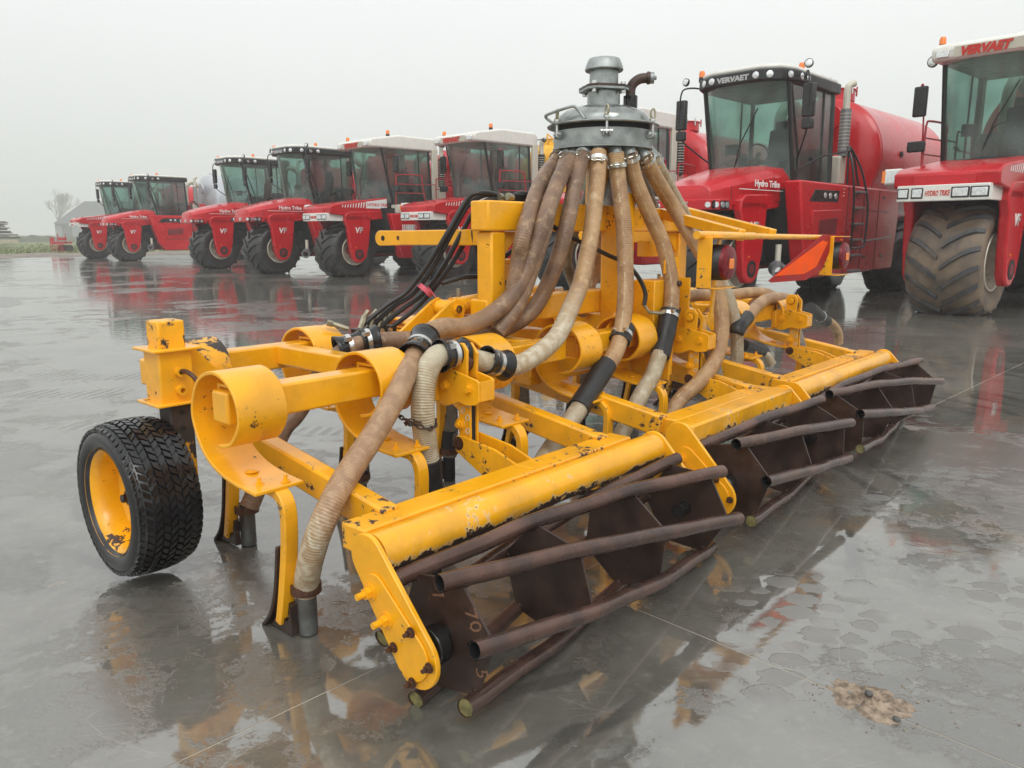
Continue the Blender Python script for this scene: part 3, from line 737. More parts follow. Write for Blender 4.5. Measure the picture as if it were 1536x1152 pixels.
# ---- spring coils with tines
def coil_and_tine(s, tb, mat="yellow_paint", top_wear=False, pipe="galvanised", hose=True, seed=0):
    w = 0.195
    tc, zc = tb + 0.01, TZ - 0.03
    ang = [(268, .108, .112), (225, .125, .125), (180, .152, .145), (135, .162, .152), (90, .168, .155), (45, .176, .158), (0, .185, .160)]
    path = [(tc + a * math.cos(R(d)), zc + b * math.sin(R(d))) for d, a, b in ang]
    path += [(tc + 0.165, zc - 0.09), (tc + 0.11, zc - 0.165), (tc + 0.02, zc - 0.212), (tc - 0.09, zc - 0.235), (tc - 0.235, zc - 0.245)]
    m = MB(); bent_bar(m, sp2(path), 0.014, 'x', s, s + w)
    coil = m.build("spring_coil", "yellow_flaking" if top_wear else mat, inj, bevel=0.003, ang=30)
    # clamp: saddle over the toolbar, lip and nuts
    MB().box((s + w * 0.45, tb, TZ + 0.071), (0.085, 0.15, 0.014)).box((s + w * 0.45, tb - 0.068, TZ + 0.045), (0.085, 0.012, 0.05)).box((s + w * 0.45, tb + 0.068, TZ + 0.045), (0.085, 0.012, 0.05)).build("clamp_saddle", mat, coil, bevel=0.003)
    for t in (-0.03, 0.035): bolt(coil, (s + w * 0.45, tb + t, TZ + 0.078), 'z', 0.014, 0.014, mat, 0.014)
    for t in (tc - 0.165, tc - 0.205):
        bolt(coil, (s + w * (0.3 if t > tc - 0.18 else 0.72), t, zc - 0.236), 'z', 0.013, 0.012, mat, 0.016)
    bolt(coil, (s + w * 0.5, tc - 0.05, zc - 0.22), 'z', 0.018, 0.008, mat, 0)
    # tine leg
    lc = s + 0.105
    zt = zc - 0.262
    leg = [(tc - 0.14, zt), (tc - 0.21, zt), (tc - 0.25, zt - 0.022), (tc - 0.268, zt - 0.075), (tc - 0.262, 0.36), (tc - 0.238, 0.22), (tc - 0.212, 0.10), (tc - 0.195, 0.04)]
    m = MB(); bent_bar(m, sp2(leg), 0.034, 'x', lc - 0.027, lc + 0.027)
    tine = m.build("tine_leg", "yellow_chipped", inj, bevel=0.004)
    pt = [(tc - 0.228, 0.350), (tc - 0.212, 0.25), (tc - 0.190, 0.15), (tc - 0.150, 0.06), (tc - 0.095, 0.002)]
    m = MB(); bent_bar(m, sp2(pt), 0.013, 'x', lc - 0.034, lc + 0.034)
    m.build("tine_point", "rust_steel", tine, bevel=0.003)
    MB().prism([(tc - 0.20, 0.13), (tc - 0.165, 0.05), (tc - 0.13, 0.01), (tc - 0.20, 0.012), (tc - 0.27, 0.012), (tc - 0.262, 0.12), (tc - 0.245, 0.06), (tc - 0.222, 0.055)], 'x', lc - 0.013, lc + 0.013).build("point_carrier", "rust_steel", tine)
    px = tc - 0.275; pc = lc; lc = lc + 0.05
    MB().pipe((lc, px, 0.006), (lc, px, 0.20), 0.036, 0.032, 20).build("injection_pipe", pipe, tine)
    MB().box(((lc + pc) / 2, px + 0.03, 0.10), (0.05, 0.04, 0.05)).build("pipe_bracket", "rust_steel", tine)
    MB().pipe((lc, px, 0.165), (lc, px, 0.20), 0.056, 0.046, 20).build("hose_band", "bolt_rust", tine)
    if hose:
        rr = random.Random(seed)
        pts = [(lc, px, 0.15), (lc + 0.005, px - 0.01, 0.30), (lc + 0.02, px + 0.01, 0.45), (lc + 0.05, px + 0.06, 0.60), (lc + 0.10, px + 0.16, 0.78), (lc + 0.2, px + 0.3, 0.86)]
        MB().tube(spline(pts, 6), 0.046, 16).build("slurry_hose", hose if isinstance(hose, str) else "hose_grey", inj)
        MB().tube([(lc, px, 0.17), (lc + 0.003, px - 0.005, 0.31)], 0.051, 16).build("rubber_sleeve", "black_rubber", tine)
    return coil

rear = [-0.15, 0.48, 1.12, 1.84, 2.42, 3.05, 3.80, 4.52]
front = [0.14, 0.80, 1.46, 2.12, 2.78, 3.50, 4.16, 4.80]
for i, s in enumerate(rear): coil_and_tine(s, TB_R, hose=("hose_grey" if i in (5, 7) else False), seed=i, top_wear=False, pipe="galvanised_dark" if i % 2 == 0 else "dark_inside")
for i, s in enumerate(front): coil_and_tine(s, TB_F, hose=(False if i == 0 else "hose_grey"), seed=20 + i, top_wear=(i == 0), pipe="galvanised_dark" if i < 2 else "dark_inside")

# ---- depth wheel and its telescopic post
PS, PT = 0.0, 1.74
MB().box((PS, PT, 1.03), (0.115, 0.115, 0.13)).build("post_head", "yellow_worn", inj, bevel=0.008)
MB().box((PS, PT, 0.86), (0.145, 0.145, 0.235)).build("post_sleeve", "yellow_paint", inj, bevel=0.008)
for z in (0.975, 0.745): MB().box((PS, PT, z), (0.205, 0.205, 0.012)).build("sleeve_flange", "yellow_paint", inj, bevel=0.003)
MB().prism([(PT + 0.06, 0.75), (PT + 0.06, 0.97), (PT + 0.17, 0.90), (PT + 0.17, 0.78)], 'x', -0.02, 0.02).build("sleeve_gusset", "yellow_paint", inj)
MB().prism([(0.075, 0.752), (0.075, 0.966), (0.11, 0.966), (0.30, 0.75)], 'y', PT - 0.02, PT - 0.005).build("sleeve_gusset", "yellow_paint", inj)
MB().box((PS + 0.012, PT - 0.012, 0.53), (0.105, 0.105, 0.44)).build("post_inner", "yellow_flaking", inj, bevel=0.008)
for z in (0.88, 0.80):
    MB().pipe((PS + 0.01, PT - 0.073, z), (PS + 0.01, PT - 0.098, z), 0.022, 0.011, 18).build("pin_boss", "yellow_chipped", inj)
MB().tube(spline([(PS + 0.01, PT - 0.08, 0.88), (PS + 0.015, PT - 0.13, 0.885), (PS + 0.03, PT - 0.17, 0.86), (PS + 0.05, PT - 0.20, 0.80), (PS + 0.055, PT - 0.215, 0.76)], 5), 0.010, 10).build("locking_pin", "bolt_rust", inj)
for z in (0.70, 0.63): MB().cyl((PS + 0.012, PT - 0.0645, z), 0.012, 0.004, 'y', 14).build("pin_hole", "dark_inside", inj)
WR, WW = 0.326, 0.268
wheel = empty("depth_wheel", (-0.175, PT + 0.0, 0.362), parent=inj)
RYm = Matrix.Rotation(R(90), 4, 'Y')
half = WW / 2
tp = [(0.215, -half + 0.035), (0.225, -half + 0.008), (0.262, -half - 0.006), (0.290, -half + 0.004), (0.308, -half + 0.02), (0.318, -half + 0.055), (WR - 0.004, 0)]
tp = tp + [(r, -z) for r, z in tp[-2::-1]]
MB().lathe(tp, 64, RYm).build("tyre", "tyre_wet", wheel, ang=50)
def tread(R0, W, n, rows, mat, parent, h=0.010):
    m = MB()
    for i in range(n):
        for j in range(rows):
            y = (j + 0.5) / rows * W - W / 2
            a = 2 * math.pi * (i + (0.5 if j % 2 else 0)) / n
            r0 = R0 - 0.004 - 0.030 * (abs(y) / (W / 2)) ** 3
            da = 2 * math.pi / n * 0.40; dy = W / rows * 0.47; sk = da * (0.75 if j % 2 else -0.75)
            cs = [(-dy, -da - sk), (dy, -da + sk), (dy * 1.0, da * 0.55 + sk), (0, da * 0.75), (-dy, da * 0.95 - sk)]
            if (i + j) % 2: cs = [(-dy, -da * 0.6 - sk), (0, -da * 0.9), (dy, -da + sk), (dy, da + sk), (-dy * 0.9, da - sk)]
            vs = []
            for rr, k in ((r0 - 0.004, 1.0), (r0 + h, 0.88)):
                for u, b in cs:
                    yy = y + u * k; aa = a + b * k
                    q = rr - 0.0
                    vs.append((yy, q * math.cos(aa), q * math.sin(aa)))
            n5 = 5
            m.add(vs, [tuple(range(n5, 2 * n5))] + [(k, (k + 1) % n5, n5 + (k + 1) % n5, n5 + k) for k in range(n5)])
    o = m.build("tread_blocks", mat, parent, smooth=False); o['kind'] = 'stuff'
    return o
tread(WR, WW * 0.98, 56, 9, "tyre_wet", wheel)
# shoulder blocks
m = MB()
for sd in (-1, 1):
    for i in range(56):
        a = 2 * math.pi * i / 56; x0 = sd * (half - 0.020)
        Mx = Matrix.Rotation(a, 4, 'X') @ Matrix.Translation((x0, 0, 0.293))
        m.box((0, 0, 0), (0.020, 0.021, 0.032), Mx, ry=sd * R(28))
o = m.build("shoulder_blocks", "tyre_wet", wheel, smooth=False); o['kind'] = 'stuff'
rp = [(0.228, -half + 0.006), (0.222, -half + 0.022), (0.205, -half + 0.030), (0.192, -half + 0.055), (0.188, -half + 0.13), (0.150, -half + 0.155), (0.060, -half + 0.165), (0.052, -half + 0.15), (0.0, -half + 0.15)]
MB().lathe(rp, 56, RYm).build("rim", "rim_yellow", wheel, ang=40)
MB().lathe([(0.0, half - 0.02), (0.19, half - 0.02), (0.225, half - 0.004)], 40, RYm).build("rim_back", "rim_yellow", wheel)
MB().cyl((-0.012, 0, 0), 0.034, 0.07, 'x', 20).cyl((-0.055, 0, 0), 0.018, 0.03, 'x', 14).build("hub", "bearing_black", wheel, bevel=0.004)
for k in range(5):
    a = R(72 * k + 20); bolt(wheel, (0.012, 0.075 * math.cos(a), 0.075 * math.sin(a)), '-x', 0.011, 0.01, "rim_yellow", 0.006)
MB().cyl((0.16, 0, 0.0), 0.028, 0.10, 'x', 16).build("axle", "rust_steel", wheel)
MB().box((PS + 0.03, PT - 0.012, 0.335), (0.06, 0.11, 0.16)).build("axle_bracket", "rust_steel", inj, bevel=0.006)

# ---- roller adjusting links on each section
def adjuster(s, t=0.80):
    a = empty("adjusting_link", (s, 0, 0), parent=inj)
    # channel carried by the toolbar
    for d in (-0.045, 0.045):
        MB().prism([(1.00, 0.745), (1.00, 0.84), (0.96, 0.865), (0.88, 0.87), (0.73, 0.84), (0.715, 0.83), (0.715, 0.745), (0.73, 0.73), (0.79, 0.72), (0.84, 0.73), (0.90, 0.705), (0.93, 0.70), (1.0, 0.72)], 'x', d - 0.006, d + 0.006).build("channel_cheek", "yellow_paint", a, bevel=0.002)
    MB().box((0, 0.7215, 0.788), (0.076, 0.012, 0.085)).build("channel_end", "yellow_paint", a)
    MB().box((0, 0.975, 0.785), (0.15, 0.035, 0.13)).build("channel_block", "yellow_paint", a, bevel=0.004)
    for tt in (0.92, 0.775): bolt(a, (-0.051, tt, 0.795), '-x', 0.018, 0.016, "yellow_paint", 0.0)
    # perforated bars
    for d in (-0.022, 0.022):
        MB().box((d, 0.825, 0.645), (0.012, 0.070, 0.30)).build("perforated_bar", "yellow_chipped", a, bevel=0.002)
    MB().box((0, 0.825, 0.66), (0.030, 0.05, 0.26)).build("link_core", "dark_inside", a)
    for k in range(5):
        MB().pipe((-0.0285, 0.81 + (0.024 if k % 2 else -0.006), 0.60 + 0.030 * k), (-0.030, 0.81 + (0.024 if k % 2 else -0.006), 0.60 + 0.030 * k), 0.014, 0.0095, 16).build("adjuster_hole", "rim_cream", a)
    bolt(a, (-0.029, 0.848, 0.625), '-x', 0.020, 0.016, "yellow_paint", 0.01)
    # triangular lugs welded to the roller beam
    for d in (-0.05, 0.05):
        MB().prism([(0.870, 0.540), (0.850, 0.575), (0.81, 0.580), (0.62, 0.555), (0.50, 0.515), (0.40, 0.517), (0.47, 0.47), (0.60, 0.42), (0.66, 0.41), (0.85, 0.505)], 'x', d - 0.006, d + 0.006).build("link_lug", "yellow_chipped", a, bevel=0.002)
    bolt(a, (-0.056, 0.835, 0.545), '-x', 0.022, 0.012, "bolt_rust", 0.006)
    # upper swivel with bolt
    MB().prism([(0.90, 0.83), (0.91, 0.95), (0.885, 0.985), (0.84, 0.985), (0.815, 0.955), (0.82, 0.83)], 'x', -0.018, -0.004).build("swivel_ear", "yellow_chipped", a, bevel=0.002)
    MB().prism([(0.87, 0.83), (0.885, 0.97), (0.84, 0.985), (0.80, 0.94), (0.81, 0.83)], 'x', 0.03, 0.044).build("swivel_ear", "yellow_chipped", a, bevel=0.002)
    MB().cyl((0.01, 0.86, 0.90), 0.045, 0.034, 'x', 20).build("swivel_block", "bolt_rust", a, bevel=0.004)
    MB().cyl((-0.02, 0.865, 0.935), 0.030, 0.006, 'x', 20).build("washer", "bolt_rust", a)
    bolt(a, (-0.022, 0.865, 0.935), '-x', 0.020, 0.016, "yellow_paint", 0.0)
    return a
adjuster(0.90); adjuster(2.96); adjuster(4.58)

# ---- head frame, column, hitch arms
SC = 2.56
square_tube("head_beam", (1.47, 1.30, 1.545), (3.62, 1.30, 1.545), 0.13, 0.155)
square_tube("main_column", (2.60, 1.20, 0.56), (2.60, 1.20, 1.70), 0.15, 0.15)
square_tube("head_leg", (1.56, 1.30, 0.98), (1.56, 1.30, 1.465), 0.11, 0.11)
square_tube("head_leg", (3.50, 1.30, 0.62), (3.50, 1.30, 1.465), 0.11, 0.11)
square_tube("middle_beam", (1.50, 1.34, 1.04), (3.45, 1.34, 1.04), 0.13, 0.14)
square_tube("middle_beam", (1.85, 1.34, 0.66), (3.2, 1.34, 0.66), 0.14, 0.13)
for s in (1.56, 3.5):
    MB().prism([(s + 0.058, 1.465), (s + 0.058, 1.33), (s + 0.20, 1.465)] if s < 2 else [(s - 0.058, 1.465), (s - 0.058, 1.33), (s - 0.20, 1.465)], 'y', 1.27, 1.285).build("corner_gusset", "yellow_paint", inj)
MB().prism([(2.525, 0.62), (2.525, 0.98), (2.34, 0.80), (2.34, 0.72), (2.30, 0.66), (2.30, 0.58), (2.4, 0.56)], 'y', 1.14, 1.16).build("column_gusset", "yellow_paint", inj, bevel=0.002)
MB().box((2.80, 1.06, 0.86), (0.22, 0.16, 0.62)).build("centre_pocket", "yellow_paint", inj, bevel=0.006)
MB().box((2.97, 1.0, 0.95), (0.014, 0.22, 0.46)).build("pocket_cheek", "yellow_chipped", inj, bevel=0.002)
MB().box((2.76, 0.93, 0.66), (0.10, 0.05, 0.17)).box((2.68, 0.90, 0.66), (0.014, 0.10, 0.19)).build("pocket_foot", "yellow_chipped", inj, bevel=0.003)
MB().box((2.86, 0.97, 1.26), (0.16, 0.012, 0.10)).build("pocket_top", "yellow_paint", inj, bevel=0.002)
for z in (1.15, 0.985):
    MB().cyl((2.84, 0.95, z), 0.030, 0.06, 'y', 12).cyl((2.84, 0.91, z), 0.020, 0.05, 'y', 6).build("quick_coupling", "rust_steel", inj, bevel=0.003)
MB().box((2.95, 1.16, 1.36), (0.22, 0.10, 0.10)).build("column_block", "yellow_paint", inj, bevel=0.004)
bolt(inj, (2.92, 1.11, 1.36), '-y', 0.014, 0.012, "yellow_paint", 0.0)
# hitch arm reaching forward on the left, its twin on the right
for s in (1.56, 3.50):
    arm = square_tube("hitch_arm", (s, 1.36, 1.435), (s, 2.02, 1.430), 0.045, 0.085, bevel=0.006)
    tip = MB().prism(capsule((1.99, 1.43), 0.042, (2.20, 1.428), 0.045, 10), 'x', s - 0.018, s + 0.018).build("arm_tip", "yellow_paint", inj, bevel=0.004)
    MB().cyl((s - 0.0185, 2.17, 1.428), 0.016, 0.003, 'x', 16).build("arm_hole", "dark_inside", tip)
    MB().cyl((s - 0.0185, 2.03, 1.430), 0.013, 0.003, 'x', 16).build("arm_hole", "bolt_rust", tip)
    square_tube("hitch_strut", (s + 0.0, 1.36, 0.70), (s, 1.90, 0.84), 0.07, 0.08)
# folding cylinders and their lugs
for s0, s1, d in ((1.42, 2.30, 1), (3.70, 2.95, -1)):
    for tt in (1.43, 1.57):
        poly = [(s0 - 0.36 * d, 0.90), (s0 - 0.05 * d, 1.095), (s0 + 0.0 * d, 1.115), (s0 + 0.05 * d, 1.09), (s0 + 0.06 * d, 1.05), (s0 + 0.03 * d, 0.90)]
        MB().prism(poly, 'y', tt - 0.010, tt + 0.010).build("cylinder_lug", "yellow_paint", inj, bevel=0.003)
    fc = empty("folding_cylinder", (0, 0, 0), parent=inj)
    MB().tube([(s0 + 0.04 * d, 1.50, 1.062), (s1, 1.50, 1.10)], 0.052, 24).build("cylinder_barrel", "yellow_chipped", fc)
    MB().tube([(s1, 1.50, 1.10), (s1 + 0.12 * d, 1.50, 1.105)], 0.022, 16).build("cylinder_rod", "steel_bright", fc)
    MB().cyl((s0, 1.50, 1.06), 0.044, 0.115, 'y', 20).build("cylinder_eye", "yellow_chipped", fc, bevel=0.004)
    MB().cyl((s0, 1.50, 1.06), 0.020, 0.20, 'y', 16).build("cylinder_pin", "bolt_rust", fc)
    bolt(fc, (s0, 1.418, 1.06), '-y', 0.026, 0.012, "yellow_paint", 0.006)
    MB().cyl((s0 + 0.09 * d, 1.50, 1.13), 0.014, 0.06, 'z', 10).build("cylinder_port", "brass_grey", fc)
MB().box((1.88, 1.52, 1.21), (0.24, 0.16, 0.14)).box((1.88, 1.52, 1.295), (0.17, 0.10, 0.03)).build("valve_box", "yellow_paint", inj, bevel=0.006)
MB().box((1.75, 1.50, 0.985), (0.30, 0.20, 0.05)).build("valve_shelf", "yellow_paint", inj, bevel=0.004)
# hydraulic coupler block above the front toolbar
cb = empty("coupler_block", (0, 0, 0), parent=inj)
MB().box((1.16, 1.80, 0.935), (0.26, 0.07, 0.045)).build("block_body", "black_frame", cb, bevel=0.004)
for k in range(4):
    x = 1.07 + 0.057 * k
    MB().cyl((x, 1.762, 0.935), 0.015, 0.008, 'y', 18).build("block_port", "steel_bright", cb)
    MB().tube([(x, 1.80, 0.955), (x + 0.03, 1.80, 1.02)], 0.017, 8).tube([(x + 0.03, 1.80, 1.02), (x + 0.05, 1.79, 1.05)], 0.013, 8).build("hose_fitting", "brass_grey", cb)
MB().tube([(1.02, 1.84, 0.955), (0.95, 1.88, 0.985)], 0.013, 8).tube([(0.95, 1.88, 0.985), (0.925, 1.895, 0.993)], 0.017, 6).build("spare_coupling", "brass_grey", cb)
MB().box((1.86, 1.34, 1.645), (0.26, 0.08, 0.045)).build("hose_manifold", "black_frame", inj, bevel=0.005)
for k, y in enumerate((1.31, 1.37)):
    MB().tube([(1.74, y, 1.645), (1.70, y, 1.65)], 0.020, 8).build("hose_fitting", "brass_grey", inj)

# ---- hoses
HM = {'fade': "hose_fade", 'long': "hose_long", 'tan': "hose_tan", 'brown': "hose_brown", 'cream': "hose_cream", 'grey': "hose_grey"}
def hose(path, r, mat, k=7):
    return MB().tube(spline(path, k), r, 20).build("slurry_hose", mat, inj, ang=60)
def sleeve(p, r, mat="black_rubber", name="rubber_sleeve", bands=(), parent=inj, k=4):
    pts = spline(p, k); n = len(pts)
    rr = [r * (1.0 + 0.025 * math.sin(i * 2.1)) for i in range(n)]
    s = MB().tube(pts, r, 20, rad=rr).build(name, mat, parent)
    a, b = Vector(p[0]), Vector(p[-1]); d = (b - a)
    for f in bands:
        c = a + d * f; t = d.normalized() * 0.011
        MB().pipe(c - t, c + t, r * 1.06, r * 0.9, 24).build("steel_band", "steel_bright", s)
        MB().box(c + Vector((-0.4, -0.6, 0.5)).normalized() * r * 1.12, (0.03, 0.02, 0.018)).build("band_screw", "steel_bright", s)
    return s
for kind, r, path in HOSES: hose(path, r, HM[kind])
sleeve(MISC['SLEEVE_A'], 0.060); sleeve(MISC['SLEEVE_B'], 0.062, bands=(0.55,))
sleeve([MISC['SLEEVE_C'][0], MISC['SLEEVE_C'][1]], 0.060)
sleeve(MISC['SLEEVE_D'], 0.061, bands=(0.12,)); sleeve(MISC['ELBOW'], 0.056)
sleeve(MISC['SLEEVE_E'], 0.055); sleeve(MISC['SLEEVE_F'], 0.052, bands=(0.6,))
# rubber flaps clamped round joints: a sleeve that flares open at one end
def flap(a, b, r, band=0.5):
    a, b = Vector(a), Vector(b); n = 8; pts = [a.lerp(b, i / n) for i in range(n + 1)]
    rad = [r * (1.35 - 0.35 * min(1, i / 3)) for i in range(n + 1)]; rad[-1] = r * 1.22; rad[-2] = r * 1.1
    s = MB().tube(pts, r, 20, caps=False, rad=rad).build("rubber_flap", "black_sheet", inj, smooth=True, ang=25)
    m = s.modifiers.new("thickness", 'SOLIDIFY'); m.thickness = 0.006
    c = a.lerp(b, band); t = (b - a).normalized() * 0.011
    MB().pipe(c - t, c + t, r * 1.10, r * 0.9, 24).build("steel_band", "steel_bright", s)
    MB().box(c + Vector((-0.5, -0.5, 0.55)).normalized() * r * 1.2, (0.034, 0.022, 0.02)).build("band_screw", "steel_bright", s)
flap(MISC['SLEEVE_G'][1], MISC['SLEEVE_G'][0], 0.056, 0.45)
flap((0.955, 1.52, 0.935), (0.88, 1.55, 0.925), 0.057, 0.6)
flap(MISC['SLEEVE_H'][1], MISC['SLEEVE_H'][0], 0.058)
flap(MISC['SLEEVE_I'][0], MISC['SLEEVE_I'][1], 0.056)
flap(MISC['SLEEVE_J'][1], MISC['SLEEVE_J'][0], 0.056)
# thin hydraulic hoses
for path in CABLES:
    MB().tube(spline(path, 8), 0.0135, 10).build("hydraulic_hose", "black_rubber", inj)
MB().pipe((1.40, 1.66, 1.14), (1.415, 1.65, 1.16), 0.05, 0.045, 14).build("hose_tie", "tie_pink", inj)
MB().tube(spline([(1.395, 1.62, 1.17), (1.41, 1.58, 1.12), (1.43, 1.56, 1.07)], 4), 0.003, 6).build("hose_tie", "tie_pink", inj)
MB().tube([(2.575, 0.98, 1.03), (2.60, 0.96, 0.985), (2.68, 0.92, 0.975), (2.80, 0.91, 0.985)], 0.011, 8).build("hose_fitting", "brass_grey", inj)
# chain round the cream hose
cp = spline(MISC['CHAIN'], 8); cpl = [cp[0]]
for p in cp[1:]:
    if (p - cpl[-1]).length > 0.021: cpl.append(p)
loop = [Vector((0.655 + 0.062 * math.cos(a), 0.868 + 0.062 * math.sin(a), 0.665 + 0.012 * math.cos(2 * a))) for a in [R(-60 + 22 * k) for k in range(17)]]
chain = empty("hose_chain", (0, 0, 0), parent=inj)
prev = None
for i, p in enumerate(cpl + loop):
    nxt = (cpl + loop)[min(i + 1, len(cpl + loop) - 1)]
    d = (nxt - p) if (nxt - p).length > 1e-4 else (p - prev)
    prev = p
    t = d.normalized(); q = t.cross(Vector((0, 0, 1))).normalized(); q = q if i % 2 else t.cross(q)
    ring = [p + t * 0.016 * math.cos(a) + q * 0.009 * math.sin(a) for a in [2 * math.pi * k / 10 for k in range(11)]]
    MB().tube(ring, 0.0035, 6, caps=False).build("chain_link", "rust_steel", chain)

# ---- distributor dome
dome = empty("distributor", (2.60, 1.33, 0), parent=inj)
MB().lathe([(0.30, 1.955), (0.306, 1.955), (0.306, 1.965), (0.300, 1.968), (0.300, 2.06), (0.0, 2.06)], 64).lathe([(0.0, 1.957), (0.302, 1.957)], 64).build("distributor_body", "galvanised", dome, ang=30)
MB().lathe([(0.0, 2.06), (0.288, 2.06), (0.288, 2.088), (0.0, 2.088)], 64).build("gasket", "dark_inside", dome, ang=30)
MB().lathe([(0.0, 2.088), (0.338, 2.088), (0.342, 2.094), (0.338, 2.100), (0.290, 2.101), (0.286, 2.13), (0.272, 2.155), (0.235, 2.182), (0.17, 2.205), (0.10, 2.222), (0.098, 2.30), (0.0, 2.30)], 72).build("dome_lid", "galvanised_wet", dome, ang=28)
MB().lathe([(0.088, 2.31), (0.086, 2.43), (0.112, 2.418), (0.116, 2.424), (0.113, 2.44), (0.098, 2.478), (0.092, 2.487), (0.080, 2.49), (0.074, 2.485), (0.074, 2.36), (0.0, 2.36)], 56).build("inlet_neck", "galvanised", dome, ang=28)
for z, mt in ((2.302, "galvanised"), (2.316, "rust_steel")):
    MB().prism([(0.155 * math.cos(a) * (1 if k % 2 else 0.98), 0.155 * math.sin(a)) for k, a in enumerate([R(10 + 90 * k + dd) for k in range(4) for dd in (-12, 12)])], 'z', z, z + 0.012).build("neck_flange", mt, dome)
for k in range(4):
    a = R(10 + 90 * k); p = (0.128 * math.cos(a), 0.128 * math.sin(a))
    MB().cyl((p[0], p[1], 2.337), 0.016, 0.018, 'z', 6).cyl((p[0], p[1], 2.292), 0.014, 0.018, 'z', 6).build("flange_bolt", "steel_bright", dome)
# eye bolts round the rim
cam_a = math.atan2(-0.575, -0.82)
for k in range(6):
    a = cam_a + R(4) + R(60 * k); er, ex, ey = 0.325, math.cos(a), math.sin(a)
    eb = empty("eye_bolt", (er * ex, er * ey, 0), parent=dome)
    tx, ty = -ey, ex
    MB().cyl((0, 0, 2.07), 0.008, 0.10, 'z', 10).build("bolt_shank", "steel_bright", eb)
    ring = [Vector((tx * 0.0, ty * 0.0, 2.148)) + Vector((ex * 0.6, ey * 0.6, 0)) * 0.018 * math.cos(b) + Vector((tx, ty, 0)) * 0.008 * math.cos(b) + Vector((0, 0, 0.028)) * math.sin(b) for b in [2 * math.pi * j / 16 for j in range(17)]]
    MB().tube(ring, 0.006, 8, caps=False).build("bolt_eye", "brass_grey", eb)
    MB().cyl((0, 0, 2.112), 0.020, 0.012, 'z', 6).build("bolt_nut", "steel_bright", eb)
    Mz = Matrix.Rotation(a, 4, 'Z')
    for d in (-1, 1): MB().box((-0.008, d * 0.017, 2.03), (0.035, 0.008, 0.045), Mz).build("bolt_lug", "galvanised", eb, bevel=0.003)
    MB().tube([Mz @ Vector((0, -0.034, 2.035)), Mz @ Vector((0, 0.034, 2.035))], 0.009, 8).build("lug_pin", "steel_bright", eb)
# handle
ha = cam_a - R(48)
def dp(ang, r, z): return Vector((r * math.cos(ang), r * math.sin(ang), z))
hd = [dp(ha - R(14), 0.33, 2.10), dp(ha - R(18), 0.37, 2.135), dp(ha - R(12), 0.37, 2.150), dp(ha + R(14), 0.335, 2.175), dp(ha + R(20), 0.325, 2.165), dp(ha + R(28), 0.315, 2.105)]
MB().tube(spline(hd, 4), 0.009, 10).build("lid_handle", "galvanised", dome)
# rusty elbow with plug beside the neck: pointing to the right
vr = Vector((0.575, -0.82, 0)).normalized()   # rightwards as seen by the camera
b0 = vr * 0.125 + Vector((0.10, 0.02, 0))
MB().tube([b0 + Vector((0, 0, 2.20)), b0 + Vector((0, 0, 2.29))], 0.045, 8).build("elbow_socket", "bearing_black", dome, bevel=0.004)
MB().tube(spline([b0 + Vector((0, 0, 2.27)), b0 + Vector((0, 0, 2.33)), b0 + vr * 0.018 + Vector((0, 0, 2.365)), b0 + vr * 0.055 + Vector((0, 0, 2.388)), b0 + vr * 0.10 + Vector((0, 0, 2.392))], 5), 0.030, 18).build("elbow_pipe", "rust_steel", dome)
MB().tube([b0 + vr * 0.095 + Vector((0, 0, 2.392)), b0 + vr * 0.115 + Vector((0, 0, 2.392))], 0.038, 18).build("elbow_collar", "rust_steel", dome, bevel=0.003)
MB().tube([b0 + vr * 0.115 + Vector((0, 0, 2.392)), b0 + vr * 0.14 + Vector((0, 0, 2.392))], 0.034, 18).tube([b0 + vr * 0.14 + Vector((0, 0, 2.392)), b0 + vr * 0.155 + Vector((0, 0, 2.392))], 0.014, 4).build("elbow_plug", "galvanised", dome, bevel=0.003)
# outlets: galvanised stub above every hose, with a band clamp
starts = [p[0] for k, r, p in HOSES if p[0][2] > 1.82]
for j, q in enumerate(starts):
    q = Vector(q); rel = q - Vector((2.60, 1.33, 0)); rel.z = 0
    top = Vector((0, 0, 0)) + rel.normalized() * min(rel.length * 0.86, 0.262) + Vector((0, 0, 1.975))
    qq = q - Vector((2.60, 1.33, 0))
    MB().tube([top, qq, qq + (qq - top).normalized() * 0.03], 0.040, 18).build("outlet_pipe", "galvanised", dome)
    path = [p for k, r, p in HOSES if p[0] == tuple(starts[j])][0]
    a = qq; b = Vector(path[1]) - Vector((2.60, 1.33, 0)); d = (b - a).normalized()
    f = 0.035 + 0.02 * (j % 3)
    c = a + d * f
    cl = MB().pipe(c - d * 0.013, c + d * 0.013, 0.0575, 0.045, 24).build("hose_clamp", "steel_bright", dome)
    side = Vector((-0.82, -0.575, 0)); tq = d.cross(side).normalized()
    for g in (-0.022, 0.022): MB().tube([c + side * 0.062 + tq * g - d * 0.012, c + side * 0.062 + tq * g + d * 0.012], 0.011, 8).build("clamp_screw", "brass_grey", cl)
    MB().tube([c + side * 0.064 - tq * 0.038, c + side * 0.064 + tq * 0.038], 0.005, 8).build("clamp_screw", "steel_bright", cl)
# hidden far outlets so the ring is complete from the side
for k in range(4):
    a = R(20 + 32 * k); p = Vector((0.26 * math.cos(a), 0.26 * math.sin(a), 0))
    MB().tube([p + Vector((0, 0, 1.97)), p * 1.12 + Vector((0, 0, 1.86))], 0.040, 16).build("outlet_pipe", "galvanised", dome)
# stand under the distributor
MB().tube([(2.60, 1.33, 1.62), (2.60, 1.33, 1.96)], 0.10, 24).build("dome_stand", "yellow_paint", inj)
MB().prism([(2.42, 1.62), (2.78, 1.62), (2.70, 1.80), (2.64, 1.96), (2.56, 1.96), (2.50, 1.80)], 'y', 1.19, 1.205).build("dome_bracket", "galvanised", inj)

